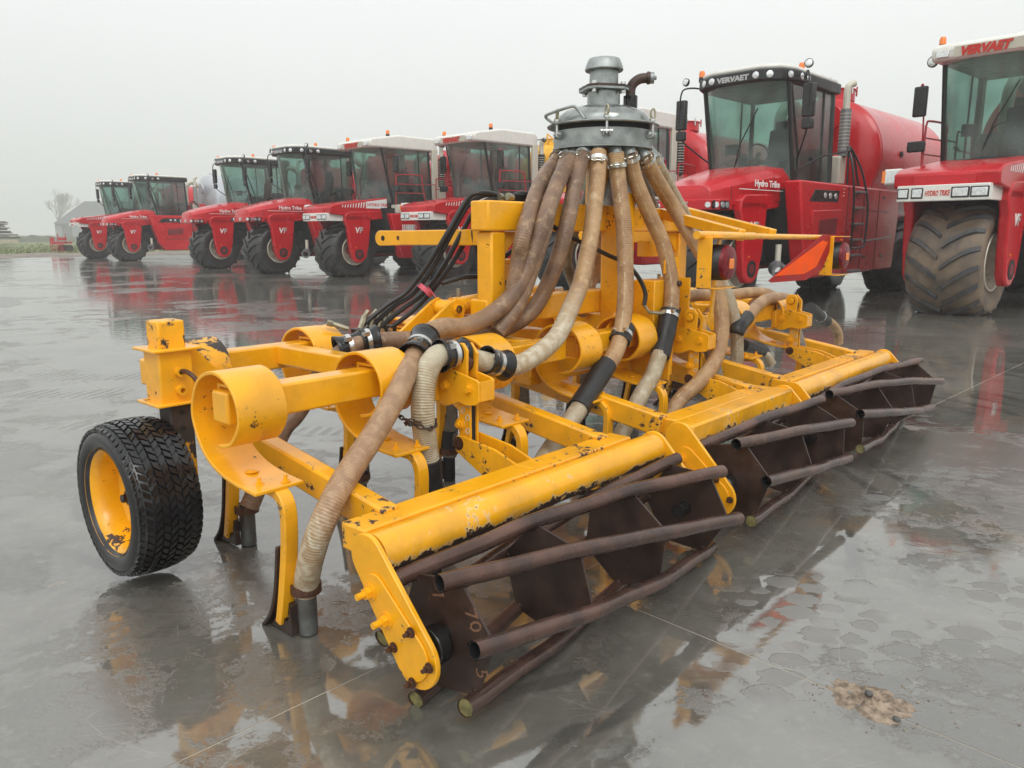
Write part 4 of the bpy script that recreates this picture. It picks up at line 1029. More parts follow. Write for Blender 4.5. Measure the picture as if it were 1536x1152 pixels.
# ---- rear lamp rig with slow-vehicle triangle
sqa = square_tube("lamp_arm", MISC['ARM_A'][0], MISC['ARM_A'][1], 0.05, 0.065, bevel=0.005)
sqb = square_tube("lamp_arm", MISC['ARM_B'][0], MISC['ARM_B'][1], 0.05, 0.065, bevel=0.005)
MB().tube([(2.30, 0.50, 1.447), (3.0, 0.50, 1.440)], 0.022, 14).tube([(2.95, 0.50, 1.440), (4.15, 0.50, 1.430)], 0.017, 14).build("lamp_crossbar", "yellow_paint", inj)
MB().box((3.05, 0.55, 1.43), (0.36, 0.10, 0.010)).build("lamp_shelf", "yellow_chipped", inj)
for x in (2.46, 4.28):
    lamp = empty("tail_lamp", (x, 0.46, 1.30), parent=inj)
    MB().box((-0.10, 0.02, 0), (0.008, 0.085, 0.27)).box((0.0, 0.0, 0.135), (0.20, 0.14, 0.006)).box((0.0, 0.0, -0.135), (0.20, 0.14, 0.006)).build("lamp_guard", "yellow_chipped", lamp, bevel=0.002)
    MB().lathe([(0, 0.06), (0.086, 0.06), (0.096, 0.045), (0.098, -0.03), (0, -0.03)], 36, Matrix.Rotation(R(90), 4, 'X')).build("lamp_housing", "black_rubber", lamp)
    MB().lathe([(0, 0.088), (0.06, 0.086), (0.088, 0.077), (0.095, 0.06)], 36, Matrix.Rotation(R(90), 4, 'X')).build("lamp_lens", "red_lens", lamp)
    MB().box((0.0, -0.090, -0.005), (0.05, 0.008, 0.055)).build("lamp_reflector", "orange_lens", lamp, bevel=0.006)
square_tube("lamp_drop", (2.56, 0.50, 1.42), (2.60, 0.55, 0.98), 0.03, 0.012, bevel=0)
tri = [(p[0], p[2]) for p in MISC['TRI']]; tin = [(p[0], p[2]) for p in MISC['TRI_IN']]
tg = MB().prism(tri, 'y', 0.462, 0.466).build("triangle_plate", "retro_red", inj)
MB().prism(tin, 'y', 0.459, 0.4618).build("reflector_panel", "orange_reflector", tg)
# ------------------------------------------------------------------ three-wheeled slurry tankers
# local axes: x forward, y to the vehicle's left, z up; origin under the front wheel
def ring_frame(mb, quad, w, d):
    """frame of square bars along the edges of a quad of points"""
    q = [Vector(p) for p in quad]
    for i in range(4): mb.tube([q[i], q[(i + 1) % 4]], w, 4)

def big_tyre(parent, c, R0, W, n_lugs, mat, lugmat, separate=False, rim="rim_cream", flat=0.05):
    wh = empty("wheel", c, parent=parent)
    half = W / 2
    def rad(y): return R0 * (1 - 0.045 * (abs(y) / half) ** 2 - 0.085 * (abs(y) / half) ** 6)
    ys = [half * k / 8 for k in range(-8, 9)]
    prof = [(R0 * 0.49, -half * 0.84), (R0 * 0.53, -half * 0.95), (R0 * 0.60, -half * 1.01), (R0 * 0.74, -half * 1.05), (R0 * 0.84, -half * 1.03)] + [(rad(y), y) for y in ys] + [(R0 * 0.84, half * 1.03), (R0 * 0.74, half * 1.05), (R0 * 0.60, half * 1.01), (R0 * 0.53, half * 0.95), (R0 * 0.49, half * 0.84)]
    RX = Matrix.Rotation(R(-90), 4, 'X')   # z -> y
    m = MB().lathe(prof, 56, RX)
    lim = -R0 + flat
    def squash(m):
        m.v = [(x * (1 + max(0, (lim - z)) * 0.8), y * (1.0 + 0.10 * max(0, min(1, (-z / R0 - 0.55) / 0.45)) ** 2), max(z, lim)) if z < lim + 0.0 else (x, y * (1.0 + 0.10 * max(0, min(1, (-z / R0 - 0.55) / 0.45)) ** 2), z) for x, y, z in m.v]
    squash(m)
    m.build("tyre", mat, wh, ang=40)
    H = 0.060 * R0 / 0.93
    allm = MB()
    for i in range(n_lugs):
        for sd in (-1, 1):
            a0 = 2 * math.pi * (i + (0.5 if sd > 0 else 0)) / n_lugs
            lm = MB(); nseg = 5; vs = []
            for k in range(nseg + 1):
                u = k / nseg; y = sd * (0.03 + (half * 1.0 - 0.03) * u)
                a = a0 - (0.50 * u - 0.12 * u * u)     # swept back towards the shoulder
                r0 = rad(y) - 0.03; h = H + 0.03 if k < nseg else H * 0.6 + 0.02
                da = (0.034 + 0.014 * u) / R0
                for (rr, dd) in ((r0, 1.35), (r0 + h, 0.85), (r0 + h, -0.85), (r0, -1.35)):
                    aa = a + dd * da
                    vs.append((rr * math.sin(aa), y, rr * math.cos(aa)))
            fs = []
            for k in range(nseg):
                for j in range(4):
                    j2 = (j + 1) % 4
                    fs.append((k * 4 + j, k * 4 + j2, k * 4 + 4 + j2, k * 4 + 4 + j) if sd > 0 else (k * 4 + j, k * 4 + 4 + j, k * 4 + 4 + j2, k * 4 + j2))
            fs += [(0, 3, 2, 1), (nseg * 4, nseg * 4 + 1, nseg * 4 + 2, nseg * 4 + 3)]
            lm.add(vs, fs)
            if separate:
                squash(lm); lm.build("tread_lug", lugmat, wh, smooth=False)
            else: allm.add(lm.v, lm.f)
    if not separate:
        squash(allm); o = allm.build("tread_lugs", lugmat, wh, smooth=False); o['kind'] = 'stuff'
    for sd in (1, -1):
        h0 = half * 0.88 * sd; s = sd
        MB().lathe([(R0 * 0.50, h0 + 0.00 * s), (R0 * 0.525, h0 + 0.055 * s), (R0 * 0.515, h0 + 0.075 * s), (R0 * 0.485, h0 + 0.065 * s), (R0 * 0.465, h0 + 0.02 * s), (R0 * 0.42, h0 - 0.05 * s), (R0 * 0.40, h0 - 0.22 * s), (R0 * 0.10, h0 - 0.24 * s), (0.0, h0 - 0.24 * s)], 40, RX).build("rim", rim, wh, ang=40)
        MB().cyl((0, h0 - 0.20 * s, 0), R0 * 0.16, 0.10, 'y', 20).build("hub", "red_paint", wh)
    return wh

def lathe_tank(parent, x0, x1, zc, r, mat, name="tank_shell"):
    L = x0 - x1
    prof = [(0.0, L / 2 + 0.26), (r * 0.5, L / 2 + 0.22), (r * 0.8, L / 2 + 0.12), (r * 0.95, L / 2 + 0.03), (r, L / 2 - 0.05), (r, L / 2 - 0.12), (r + 0.012, L / 2 - 0.14), (r + 0.012, L / 2 - 0.20), (r, L / 2 - 0.22), (r, -L / 2 + 0.05), (r * 0.8, -L / 2 - 0.12), (0, -L / 2 - 0.25)]
    M = Matrix.Translation(((x0 + x1) / 2, 0, zc)) @ Matrix.Rotation(R(90), 4, 'Y')
    return MB().lathe(prof, 56, M).build(name, mat, parent, ang=30)

def mirror_arm(parent, pts, c, s, rail="black_frame"):
    mr_ = empty("mirror", (0, 0, 0), parent=parent)
    MB().tube(pts, 0.018, 8).build("mirror_arm", rail, mr_)
    MB().box(c, s).build("mirror_head", "black_paint", mr_, bevel=0.03)
    MB().box((c[0] - s[0] / 2 - 0.004, c[1], c[2]), (0.006, s[1] * 0.85, s[2] * 0.85)).build("mirror_glass", "lamp_glass", mr_)
    return mr_

def round_lamp(parent, c, nrm, r=0.065, name="work_lamp"):
    n = Vector(nrm).normalized(); c = Vector(c)
    l = MB().tube([c - n * 0.05, c], r * 1.18, 18).build(name, "black_paint", parent)
    MB().tube([c, c + n * 0.006, c + n * 0.014], r, 18, rad=[r, r * 0.95, r * 0.6]).build("lamp_glass", "lamp_glass", l)

def beacon(parent, c):
    b = MB().cyl((c[0], c[1], c[2] + 0.04), 0.065, 0.09, 'z', 18).build("beacon", "black_paint", parent)
    MB().lathe([(0.062, c[2] + 0.085), (0.062, c[2] + 0.17), (0.045, c[2] + 0.215), (0.0, c[2] + 0.225)], 18, Matrix.Translation((c[0], c[1], 0))).build("beacon_lens", "orange_lens", b)

def tanker(style, label, detail=False, muddy=False, tank="red_paint"):
    modern_body = style == 'modern'; modern_cab = style in ('modern', 'hybrid')
    t = empty("tanker_vehicle", (0, 0, 0), size=1)
    tag(t, label, "slurry tanker", "three-wheeled slurry tankers parked in a row")
    R0 = 0.95; W = 1.22; zc = 0.895
    big_tyre(t, (0, 0, zc), R0, W, 17, "tyre_mud" if muddy else "tyre_rubber", "lug_mud" if muddy else "tyre_rubber", separate=detail)
    for y in (-0.95, 0.95): big_tyre(t, (-7.4, y, zc), R0, 0.95, 15, "tyre_rubber", "tyre_rubber")
    # chassis
    MB().box((-2.9, 0, 1.25), (4.6, 1.0, 0.7)).box((-6.9, 0, 1.35), (4.0, 0.7, 0.5)).build("chassis", "dark_inside", t, bevel=0.02)
    MB().box((-6.9, 0, 1.88), (2.8, 2.2, 0.18)).build("rear_fender", "red_dark", t, bevel=0.04)
    # fork round the front wheel
    for sd in (1, -1):
        y0, y1 = 0.70 * sd, 0.88 * sd
        leg = [(0.50, 2.08), (0.53, 1.90), (0.42, 1.70), (0.36, 1.10), (0.28, 0.66), (0.12, 0.50), (-0.10, 0.50), (-0.30, 0.66), (-0.42, 1.10), (-0.50, 1.72), (-0.52, 2.08)]
        fk = MB().prism(leg, 'y', min(y0, y1), max(y0, y1)).build("fork_leg", "red_paint", t, bevel=0.035)
        MB().cyl((0.0, 0.885 * sd, 0.78), 0.17, 0.012, 'y', 28).build("fork_recess", "dark_inside", fk)
        MB().cyl((0.0, 0.80 * sd, 0.78), 0.10, 0.19, 'y', 20).build("axle_stub", "red_dark", fk, bevel=0.01)
        MB().cyl((0.13, 0.886 * sd, 1.02), 0.022, 0.012, 'y', 12).build("side_marker", "orange_lens", fk)
        for txt, dx, mt in (("V", 0.14, "decal_white"), ("F", -0.035, "decal_grey")):
            lettering(txt, 0.27, mt, fk, (dx * sd + (0.0 if sd > 0 else 0.0), 0.8835 * sd, 1.50), (-sd, 0, 0), (0, 0, 1), depth=0.004, shear=0.15, bold=0.008)
    MB().prism([(0.52, 1.92), (0.50, 2.10), (0.35, 2.2), (-1.1, 2.25), (-1.1, 1.98), (-0.5, 1.93)], 'y', -0.88, 0.88).build("fork_bridge", "red_paint", t, bevel=0.03)
    # front wheel arch at the body
    arch = [(-0.95, 2.35), (-1.02, 1.9), (-1.12, 1.4), (-1.25, 1.0), (-1.6, 0.8), (-1.9, 0.8), (-1.9, 2.35)]
    MB().prism(arch, 'y', -1.15, 1.15).build("arch_liner", "dark_inside", t)
    if modern_body:
        # bonnet: wedge sloping up to the windscreen, made from cross-sections
        secs = [(1.16, 0.36, 2.02, 2.26), (1.10, 0.55, 1.98, 2.36), (0.80, 0.68, 1.98, 2.48), (0.2, 0.78, 2.02, 2.63), (-0.5, 0.86, 2.08, 2.77), (-1.20, 0.92, 2.10, 2.86), (-1.32, 0.92, 2.10, 2.80)]
        vs = []; fs = []
        for x, hw, zb, zt in secs:
            sh = (zt - zb) * 0.35
            vs += [(x, hw, zb), (x, hw, zt - sh), (x, hw * 0.88, zt - sh * 0.35), (x, hw * 0.55, zt), (x, -hw * 0.55, zt), (x, -hw * 0.88, zt - sh * 0.35), (x, -hw, zt - sh), (x, -hw, zb)]
        for i in range(len(secs) - 1):
            for k in range(8):
                k2 = (k + 1) % 8; fs.append((i * 8 + k, (i + 1) * 8 + k, (i + 1) * 8 + k2, i * 8 + k2))
        fs += [tuple(range(8)), tuple(range((len(secs) - 1) * 8, len(secs) * 8))[::-1]]
        hood = MB().add(vs, fs).build("bonnet", "red_paint", t, bevel=0.02, ang=28)
        lettering("Hydro Trike", 0.175, "decal_white", hood, (0.10, 0.905, 2.36), (-1, 0.075, 0), (0, 0, 1), depth=0.003, bold=0.004)
        MB().box((-0.25, 0.885, 2.30), (1.5, 0.006, 0.014), rz=R(-6.5)).build("bonnet_line", "decal_white", hood)
        for xx in (0.62, -0.72):
            MB().tube([(xx, 0.715 + (0.62 - xx) * 0.12, 2.04), (xx, 0.715 + (0.62 - xx) * 0.12, 2.36 + (0.62 - xx) * 0.17)], 0.006, 4).build("panel_seam", "dark_inside", hood)
        # lamp cluster below the nose
        MB().prism([(1.18, 0.50), (1.18, -0.50), (1.02, -0.72), (0.60, -0.74), (0.60, 0.74), (1.02, 0.72)], 'z', 1.90, 2.10).build("nose_panel", "red_paint", t, bevel=0.02)
        for sd in (1, -1):
            MB().box((1.105, 0.60 * sd, 1.995), (0.012, 0.28, 0.15), rz=R(-36 * sd)).box((0.88, 0.742 * sd, 1.99), (0.30, 0.012, 0.15), rz=R(-2 * sd)).build("headlamp_bezel", "black_paint", t, bevel=0.01)
            for yy, xx in ((0.54, 1.155), (0.66, 1.06)):
                MB().tube([(xx, yy * sd, 1.995), (xx + 0.02, yy * sd + 0.012 * sd, 1.995)], 0.052, 18).build("headlamp", "lamp_glass", t)
            for xx in (0.98, 0.82):
                MB().cyl((xx, 0.752 * sd, 1.995), 0.055, 0.02, 'y', 18).build("headlamp", "lamp_glass", t)
        for txt, y, mt in (("V", 0.16, "decal_white"), ("F", 0.03, "decal_grey")):
            lettering(txt, 0.18, mt, t, (1.185, -y + 0.02 if False else 0.02 - (0.12 if txt == "V" else 0.0), 1.93), (0, 1, 0), (0, 0, 1), depth=0.004, shear=0.15, bold=0.006)
        # side body
        poly = [(-0.78, 2.50), (-6.15, 2.50), (-6.25, 1.9), (-6.10, 0.62), (-1.52, 0.56), (-1.20, 1.0), (-0.98, 1.75)]
        for sd in (1, -1):
            a, b = sorted((1.05 * sd, 1.40 * sd))
            bd = MB().prism(poly, 'y', a, b).build("side_body", "red_paint", t, bevel=0.045)
            y = 1.402 * sd
            MB().prism([(-1.22, 2.10), (-1.46, 2.34), (-2.66, 2.36), (-2.60, 2.12)], 'y', *sorted((y - 0.01 * sd, y + 0.006 * sd))).build("lamp_strip", "black_paint", bd, bevel=0.012)
            for xx in (-1.92, -2.17, -2.44): round_lamp(bd, (xx, y + 0.012 * sd, 2.235), (0, sd, 0), 0.062, "side_lamp")
            MB().prism([(-1.35, 1.92), (-2.85, 1.98), (-2.80, 1.30), (-1.75, 1.22), (-1.52, 1.35)], 'y', *sorted((y - 0.02 * sd, y + 0.022 * sd))).build("side_panel", "red_paint", bd, bevel=0.03)
            MB().prism([(-1.70, 1.74), (-2.60, 1.80), (-2.55, 1.46), (-1.70, 1.40)], 'y', *sorted((y + 0.015 * sd, y + 0.026 * sd))).build("side_vent", "red_dark", bd, bevel=0.006)
            MB().box((-2.2, y, 1.16), (1.55, 0.012, 0.012)).build("panel_seam", "dark_inside", bd)
            MB().box((-3.12, y, 1.53), (0.012, 0.012, 1.85)).box((-4.02, y, 1.53), (0.012, 0.012, 1.85)).build("panel_seam", "dark_inside", bd)
            for k in range(6): MB().box((-3.57, y + 0.05 * sd, 0.66 + 0.34 * k), (0.42, 0.16, 0.045)).build("step", "grey_step", bd, bevel=0.008)
            for k in range(3): MB().cyl((-2.86, y + 0.005 * sd, 2.40 - 0.07 * k), 0.014, 0.02, 'y', 10).build("marker_bolt", "cream_paint", bd)
            MB().cyl((-2.92, y + 0.01 * sd, 1.33), 0.025, 0.03, 'y', 12).build("side_marker", "orange_lens", bd)
            # long handrail loop over the ladder
            MB().tube(spline([(-3.20, y + 0.02 * sd, 1.15), (-3.15, y + 0.12 * sd, 1.2), (-3.13, y + 0.12 * sd, 2.2), (-3.13, y + 0.02 * sd, 2.95), (-3.25, y - 0.15 * sd, 3.30), (-3.50, y - 0.15 * sd, 3.26), (-3.70, y + 0.02 * sd, 2.8), (-3.92, y + 0.12 * sd, 2.1), (-3.92, y + 0.12 * sd, 1.3), (-3.78, y + 0.12 * sd, 1.17), (-3.23, y + 0.10 * sd, 1.15)], 5), 0.024, 8).build("handrail", "black_frame", bd)
            MB().tube([(-1.25, y - 0.35 * sd, 2.70), (-2.2, y - 0.25 * sd, 3.05), (-3.17, y - 0.05 * sd, 3.22)], 0.020, 8).build("handrail", "black_frame", bd)
            MB().tube(spline([(-3.25, y - 0.1 * sd, 2.5), (-3.25, y - 0.12 * sd, 3.1), (-3.35, y - 0.15 * sd, 3.3), (-3.55, y - 0.12 * sd, 3.1), (-3.75, y - 0.05 * sd, 2.5)], 5), 0.024, 8).build("handrail", "black_frame", bd)
            MB().box((-4.9, y, 1.53), (0.010, 0.012, 1.85)).box((-4.85, y, 1.98), (1.5, 0.012, 0.010)).build("panel_seam", "dark_inside", bd)
            for xx, zz in ((-4.25, 0.95), (-5.3, 0.95), (-5.2, 2.3)): MB().box((xx, y + 0.004 * sd, zz), (0.14, 0.02, 0.05)).build("panel_latch", "black_paint", bd, bevel=0.005)
            MB().box((-5.0, y + 0.002 * sd, 1.35), (1.9, 0.006, 0.035), ry=R(3)).build("body_stripe", "decal_grey", bd)
        # hitch fittings low between wheel and body
        MB().tube([(-0.95, 0.95, 1.25), (-0.95, 0.95, 0.80)], 0.06, 12).build("filler_pipe", "cream_paint", t)
        MB().pipe((-0.95, 0.92, 0.78), (-0.80, 1.08, 0.72), 0.16, 0.10, 20).build("filler_coupling", "grey_step", t)
    else:
        hood = MB().prism([(1.05, 2.12), (1.08, 2.34), (0.85, 2.44), (-1.25, 2.72), (-1.25, 2.1), (0.4, 2.05)], 'y', -0.86, 0.86).build("bonnet", "red_paint", t, bevel=0.035)
        MB().prism([(1.02, 2.10), (1.09, 2.13), (1.09, 2.31), (1.02, 2.31)], 'y', -0.5, 0.5).build("nose_cover", "red_paint", hood, bevel=0.01)
        for sd in (1, -1):
            y = 0.863 * sd
            MB().prism([(-0.35, 2.33), (-0.35, 2.545), (-1.22, 2.665), (-1.22, 2.33)], 'y', *sorted((y, y + 0.004 * sd))).build("bonnet_decal", "decal_white", hood)
            lettering("HYDRO TRIKE", 0.145, "decal_red", hood, (-0.40 if sd > 0 else -1.2, y + 0.006 * sd, 2.40), (-sd, 0, 0), (0, 0, 1), depth=0.002, bold=0.003)
            for k in range(9):
                x = -0.26 + 0.105 * k; h = 0.19 - 0.014 * k
                MB().prism([(x, 2.34), (x + 0.03, 2.34), (x + 0.0, 2.34 + h), (x - 0.03 - 0.02 * (k < 3), 2.34 + h)], 'y', *sorted((y, y + 0.004 * sd))).build("decal_stripe", "decal_white", hood)
            for xx in (0.75, 0.35): MB().box((xx, 0.5 * sd, 2.46), (0.10, 0.04, 0.05)).build("bonnet_catch", "red_rail", hood)
        # white lamp bar
        bar = MB().box((1.10, 0, 2.02), (0.10, 1.50, 0.26)).box((0.72, 0.73, 2.02), (0.7, 0.05, 0.26)).build("lamp_bar", "white_paint", t, bevel=0.015)
        for y in (-0.64, -0.40, 0.30, 0.60): 
            MB().box((1.155, y, 2.02), (0.02, 0.20 if y < 0 else 0.29, 0.17)).build("headlamp_bezel", "black_paint", bar, bevel=0.01)
            MB().box((1.168, y, 2.02), (0.02, 0.16 if y < 0 else 0.24, 0.13)).build("headlamp", "lamp_glass", bar, bevel=0.012)
        lettering("HYDRO TRIKE", 0.12, "decal_red", bar, (1.153, -0.27, 1.975), (0, 1, 0), (0, 0, 1), depth=0.003, shear=0.25, bold=0.003, xs=0.52)
        MB().box((0.55, -0.98, 2.33), (0.60, 0.30, 0.26)).build("side_lamp_box", "white_paint", t, bevel=0.02)
        MB().box((0.856, -0.99, 2.33), (0.012, 0.22, 0.20)).build("headlamp", "lamp_glass", t)
        MB().box((0.856, -1.13, 2.33), (0.012, 0.06, 0.20)).build("indicator", "orange_lens", t)
        poly = [(-1.0, 2.16), (-4.55, 2.16), (-4.55, 0.66), (-1.50, 0.62), (-1.25, 1.2)]
        for sd in (1, -1):
            a, b = sorted((1.0 * sd, 1.38 * sd)); y = 1.382 * sd
            bd = MB().prism(poly, 'y', a, b).build("side_body", "red_paint", t, bevel=0.04)
            MB().box((-2.55, y, 1.66), (1.7, 0.006, 0.26)).build("body_decal", "decal_grey", bd)
            lettering("VERVAET", 0.26, "decal_red", bd, (-2.0 if sd > 0 else -3.3, y + 0.006 * sd, 1.57), (-sd, 0, 0), (0, 0, 1), depth=0.002, shear=0.2, bold=0.010)
            for k in range(6): MB().box((-1.50 - 0.085 * k, y + 0.001 * sd, 1.66), (0.05, 0.008, 0.26)).build("decal_stripe", "decal_white", bd)
            for k in range(5): MB().box((-4.0, y + 0.05 * sd, 0.72 + 0.34 * k), (0.42, 0.14, 0.045)).build("step", "grey_step", bd, bevel=0.008)
            MB().box((-2.3, 1.15 * sd, 2.32), (1.9, 0.45, 0.30)).build("deck_box", "cream_paint", bd, bevel=0.03)
            MB().box((-2.1, 1.379 * sd, 2.32), (0.6, 0.006, 0.16)).build("deck_grille", "grey_step", bd)
    # ---- cab
    cab = empty("cab", (0, 0, 0), parent=t)
    sill = 2.50; top = 4.42
    A0 = (-0.72, 0.62, 2.78 if modern_body else 2.62); 
    corners_b = [(-0.80, 0.55, 2.72), (-1.42, 0.93, sill), (-3.12, 0.95, sill)]
    corners_t = [(-0.58, 0.55, top), (-0.98, 0.93, top), (-3.05, 0.93, top)]
    frame_m = "black_frame" if modern_cab else "black_frame"
    post_r = 0.045
    for sd in (1, -1):
        S = lambda p: (p[0], p[1] * sd, p[2])
        MB().tube([S(corners_b[1]), S(corners_t[1])], post_r, 6).build("front_pillar", frame_m, cab)
        MB().tube([S(corners_b[2]), S(corners_t[2])], 0.05, 6).build("rear_pillar", frame_m, cab)
        if modern_cab: MB().tube([(-1.52, 0.95 * sd, sill), (-1.50, 0.96 * sd, 3.1), (-1.04, 0.95 * sd, top)], 0.022, 6).build("door_frame", frame_m, cab)
        MB().tube([(-2.62, 0.96 * sd, sill), (-2.58, 0.95 * sd, top)], 0.022, 6).build("door_pillar", frame_m, cab)
        # side glass
        q = [(-1.44, 0.945 * sd, sill), (-2.62, 0.955 * sd, sill), (-2.58, 0.94 * sd, top), (-1.0, 0.94 * sd, top)]
        MB().add(q, [(0, 1, 2, 3)]).build("side_window", "cab_glass", cab, smooth=False)
        q = [(-2.64, 0.955 * sd, sill), (-3.10, 0.955 * sd, sill), (-3.04, 0.935 * sd, top), (-2.60, 0.94 * sd, top)]
        MB().add(q, [(0, 1, 2, 3)]).build("rear_quarter_window", "cab_glass", cab, smooth=False)
        MB().tube([(-1.42, 0.95 * sd, sill), (-3.12, 0.95 * sd, sill)], 0.05, 6).build("cab_sill", frame_m, cab)
        MB().box((-2.2, 0.985 * sd, 3.0), (0.22, 0.04, 0.06)).build("door_handle", frame_m, cab, bevel=0.01)
    # windscreen curved between front pillars
    n = 12; vs = []
    for k in range(n + 1):
        u = -1 + 2 * k / n; y = 0.93 * u; bulge = 1 - abs(u) ** 2.4
        vs += [(-1.42 + 0.62 * bulge, y, sill + 0.16 * bulge), (-0.98 + 0.40 * bulge, y, top)]
    MB().add(vs, [(2 * k, 2 * k + 2, 2 * k + 3, 2 * k + 1) for k in range(n)]).build("windscreen", "cab_glass", cab)
    MB().add([(-3.14, -0.93, sill), (-3.14, 0.93, sill), (-3.07, 0.92, top), (-3.07, -0.92, top)], [(0, 1, 2, 3)]).build("rear_window", "cab_glass", cab, smooth=False)
    MB().tube([vs[2 * k] for k in range(n + 1)], 0.035, 6).build("windscreen_sill", frame_m, cab)
    MB().tube([(-0.84, -0.1, 2.70), (-0.62, 0.15, 3.25), (-0.60, 0.5, 3.9)], 0.012, 6).build("wiper", frame_m, cab)
    MB().box((-2.2, 0, 2.47), (1.9, 1.85, 0.12)).build("cab_floor", "dark_inside", cab)
    # inside: seat, column, wheel, screen
    st = MB().box((-2.35, 0, 2.95), (0.52, 0.52, 0.16)).box((-2.62, 0, 3.35), (0.16, 0.50, 0.75), ry=R(-8)).box((-2.66, 0, 3.80), (0.12, 0.28, 0.20), ry=R(-8)).box((-2.35, 0, 2.70), (0.4, 0.4, 0.35)).build("driver_seat", "seat_cloth", cab, bevel=0.05)
    MB().tube([(-1.35, 0, 2.5), (-1.70, 0, 3.15)], 0.05, 8).build("steering_column", "dark_inside", cab)
    ring = [Vector((-1.70 + 0.12 * math.cos(a), 0.21 * math.sin(a), 3.16 + 0.17 * math.cos(a))) for a in [2 * math.pi * k / 24 for k in range(25)]]
    MB().tube(ring, 0.018, 8, caps=False).build("steering_wheel", "dark_inside", cab)
    MB().box((-2.2, -0.42, 2.95), (0.7, 0.24, 0.30)).build("arm_console", "dark_inside", cab, bevel=0.04)
    MB().box((-1.55, -0.55, 3.25), (0.05, 0.30, 0.22), rz=R(25)).build("display_screen", "black_paint", cab, bevel=0.01)
    MB().box((-2.75, 0.62, 2.9), (0.35, 0.4, 0.7)).build("cab_locker", "dark_inside", cab, bevel=0.03)
    if modern_cab:
        out = [(-0.50, -0.55), (-0.50, 0.55), (-0.72, 0.92), (-1.10, 1.06), (-3.20, 1.04), (-3.20, -1.04), (-1.10, -1.06), (-0.72, -0.92)]
        fas = MB().prism(out, 'z', top - 0.02, top + 0.20).build("roof_fascia", "black_frame", cab, bevel=0.03)
        ins = [(x * 0.985 - 0.03, y * 0.93) for x, y in out]
        MB().prism(ins, 'z', top + 0.19, top + 0.30).build("roof_cap", "white_paint", cab, bevel=0.045)
        lettering("VERVAET", 0.135, "decal_grey", fas, (-0.494, -0.37, top + 0.035), (0, 1, 0), (0, 0, 1), depth=0.005, bold=0.007, xs=1.25)
        for x, y, nn in ((-0.495, 0.47, (1, 0, 0)), (-0.59, 0.72, (0.86, 0.5, 0)), (-0.495, -0.5, (1, 0, 0)), (-0.60, -0.74, (0.86, -0.5, 0)), (-0.90, 1.0, (0.35, 1, 0)), (-1.25, 1.065, (0, 1, 0)), (-1.55, 1.065, (0, 1, 0)), (-0.90, -1.0, (0.35, -1, 0))):
            round_lamp(fas, (x, y, top + 0.09), nn, 0.068)
        beacon(fas, (-0.85, -0.95, top + 0.19)); beacon(fas, (-1.55, 0.9, top + 0.19))
        for sd in (1, -1):
            # mirrors on a hoop forward of the pillar
            mirror_arm(cab, spline([(-1.45, 1.05 * sd, top + 0.10), (-0.95, 1.30 * sd, top + 0.12), (-0.80, 1.42 * sd, top - 0.05), (-0.85, 1.42 * sd, 3.55), (-1.15, 1.2 * sd, 3.2), (-1.45, 0.97 * sd, 2.95)], 5), (-0.86, 1.42 * sd, 3.98), (0.12, 0.24, 0.62))
            MB().box((-0.87, 1.42 * sd, 3.55), (0.12, 0.22, 0.2)).build("mirror_head", "black_paint", cab, bevel=0.03)
            round_lamp(cab, (-0.86, 1.36 * sd, top + 0.24), (1, 0.2 * sd, 0.1), 0.07)
    else:
        prof = [(-0.50, top - 0.06), (-0.46, top + 0.16), (-0.62, top + 0.24), (-1.7, top + 0.42), (-3.30, top + 0.42), (-3.42, top + 0.30), (-3.42, top - 0.04)]
        rf = MB().prism(prof, 'y', -1.02, 1.02).build("roof", "white_paint", cab, bevel=0.06)
        MB().prism([(-0.475, top - 0.03), (-0.448, top + 0.14), (-0.445, top + 0.14), (-0.47, top - 0.03)], 'y', -0.6, 0.6).build("roof_sign", "cream_paint", rf)
        lettering("VERVAET", 0.19, "decal_red", rf, (-0.455, -0.50, top - 0.015), (0, 1, 0), (0.12, 0, 1), depth=0.006, shear=0.3, bold=0.012, xs=1.05)
        for y in (-0.80, 0.80): MB().box((-0.462, y, top + 0.05), (0.03, 0.22, 0.12)).build("roof_lamp", "lamp_glass", rf, bevel=0.01)
        for y in (-0.98, 0.98): MB().box((-3.30, y, (sill + top) / 2 + 0.04), (0.26, 0.10, top - sill + 0.02)).build("rear_post", "cream_paint", cab, bevel=0.02)
        MB().box((-3.40, 0, 2.95), (0.12, 1.86, 0.8)).build("cab_back", "dark_inside", cab)
        beacon(rf, (-1.35, 0.86, top + 0.34)); beacon(rf, (-0.95, -1.0, top + 0.22))
        round_lamp(cab, (-0.85, -1.12, top + 0.02), (1, -0.1, 0), 0.085)
        MB().tube([(-3.4, 0.98, top + 0.2), (-3.5, 1.2, top + 0.2)], 0.015, 6).tube([(-3.5, 1.16, top + 0.22), (-3.53, 1.25, top + 0.14)], 0.06, 10).build("rear_work_lamp", "black_paint", cab)
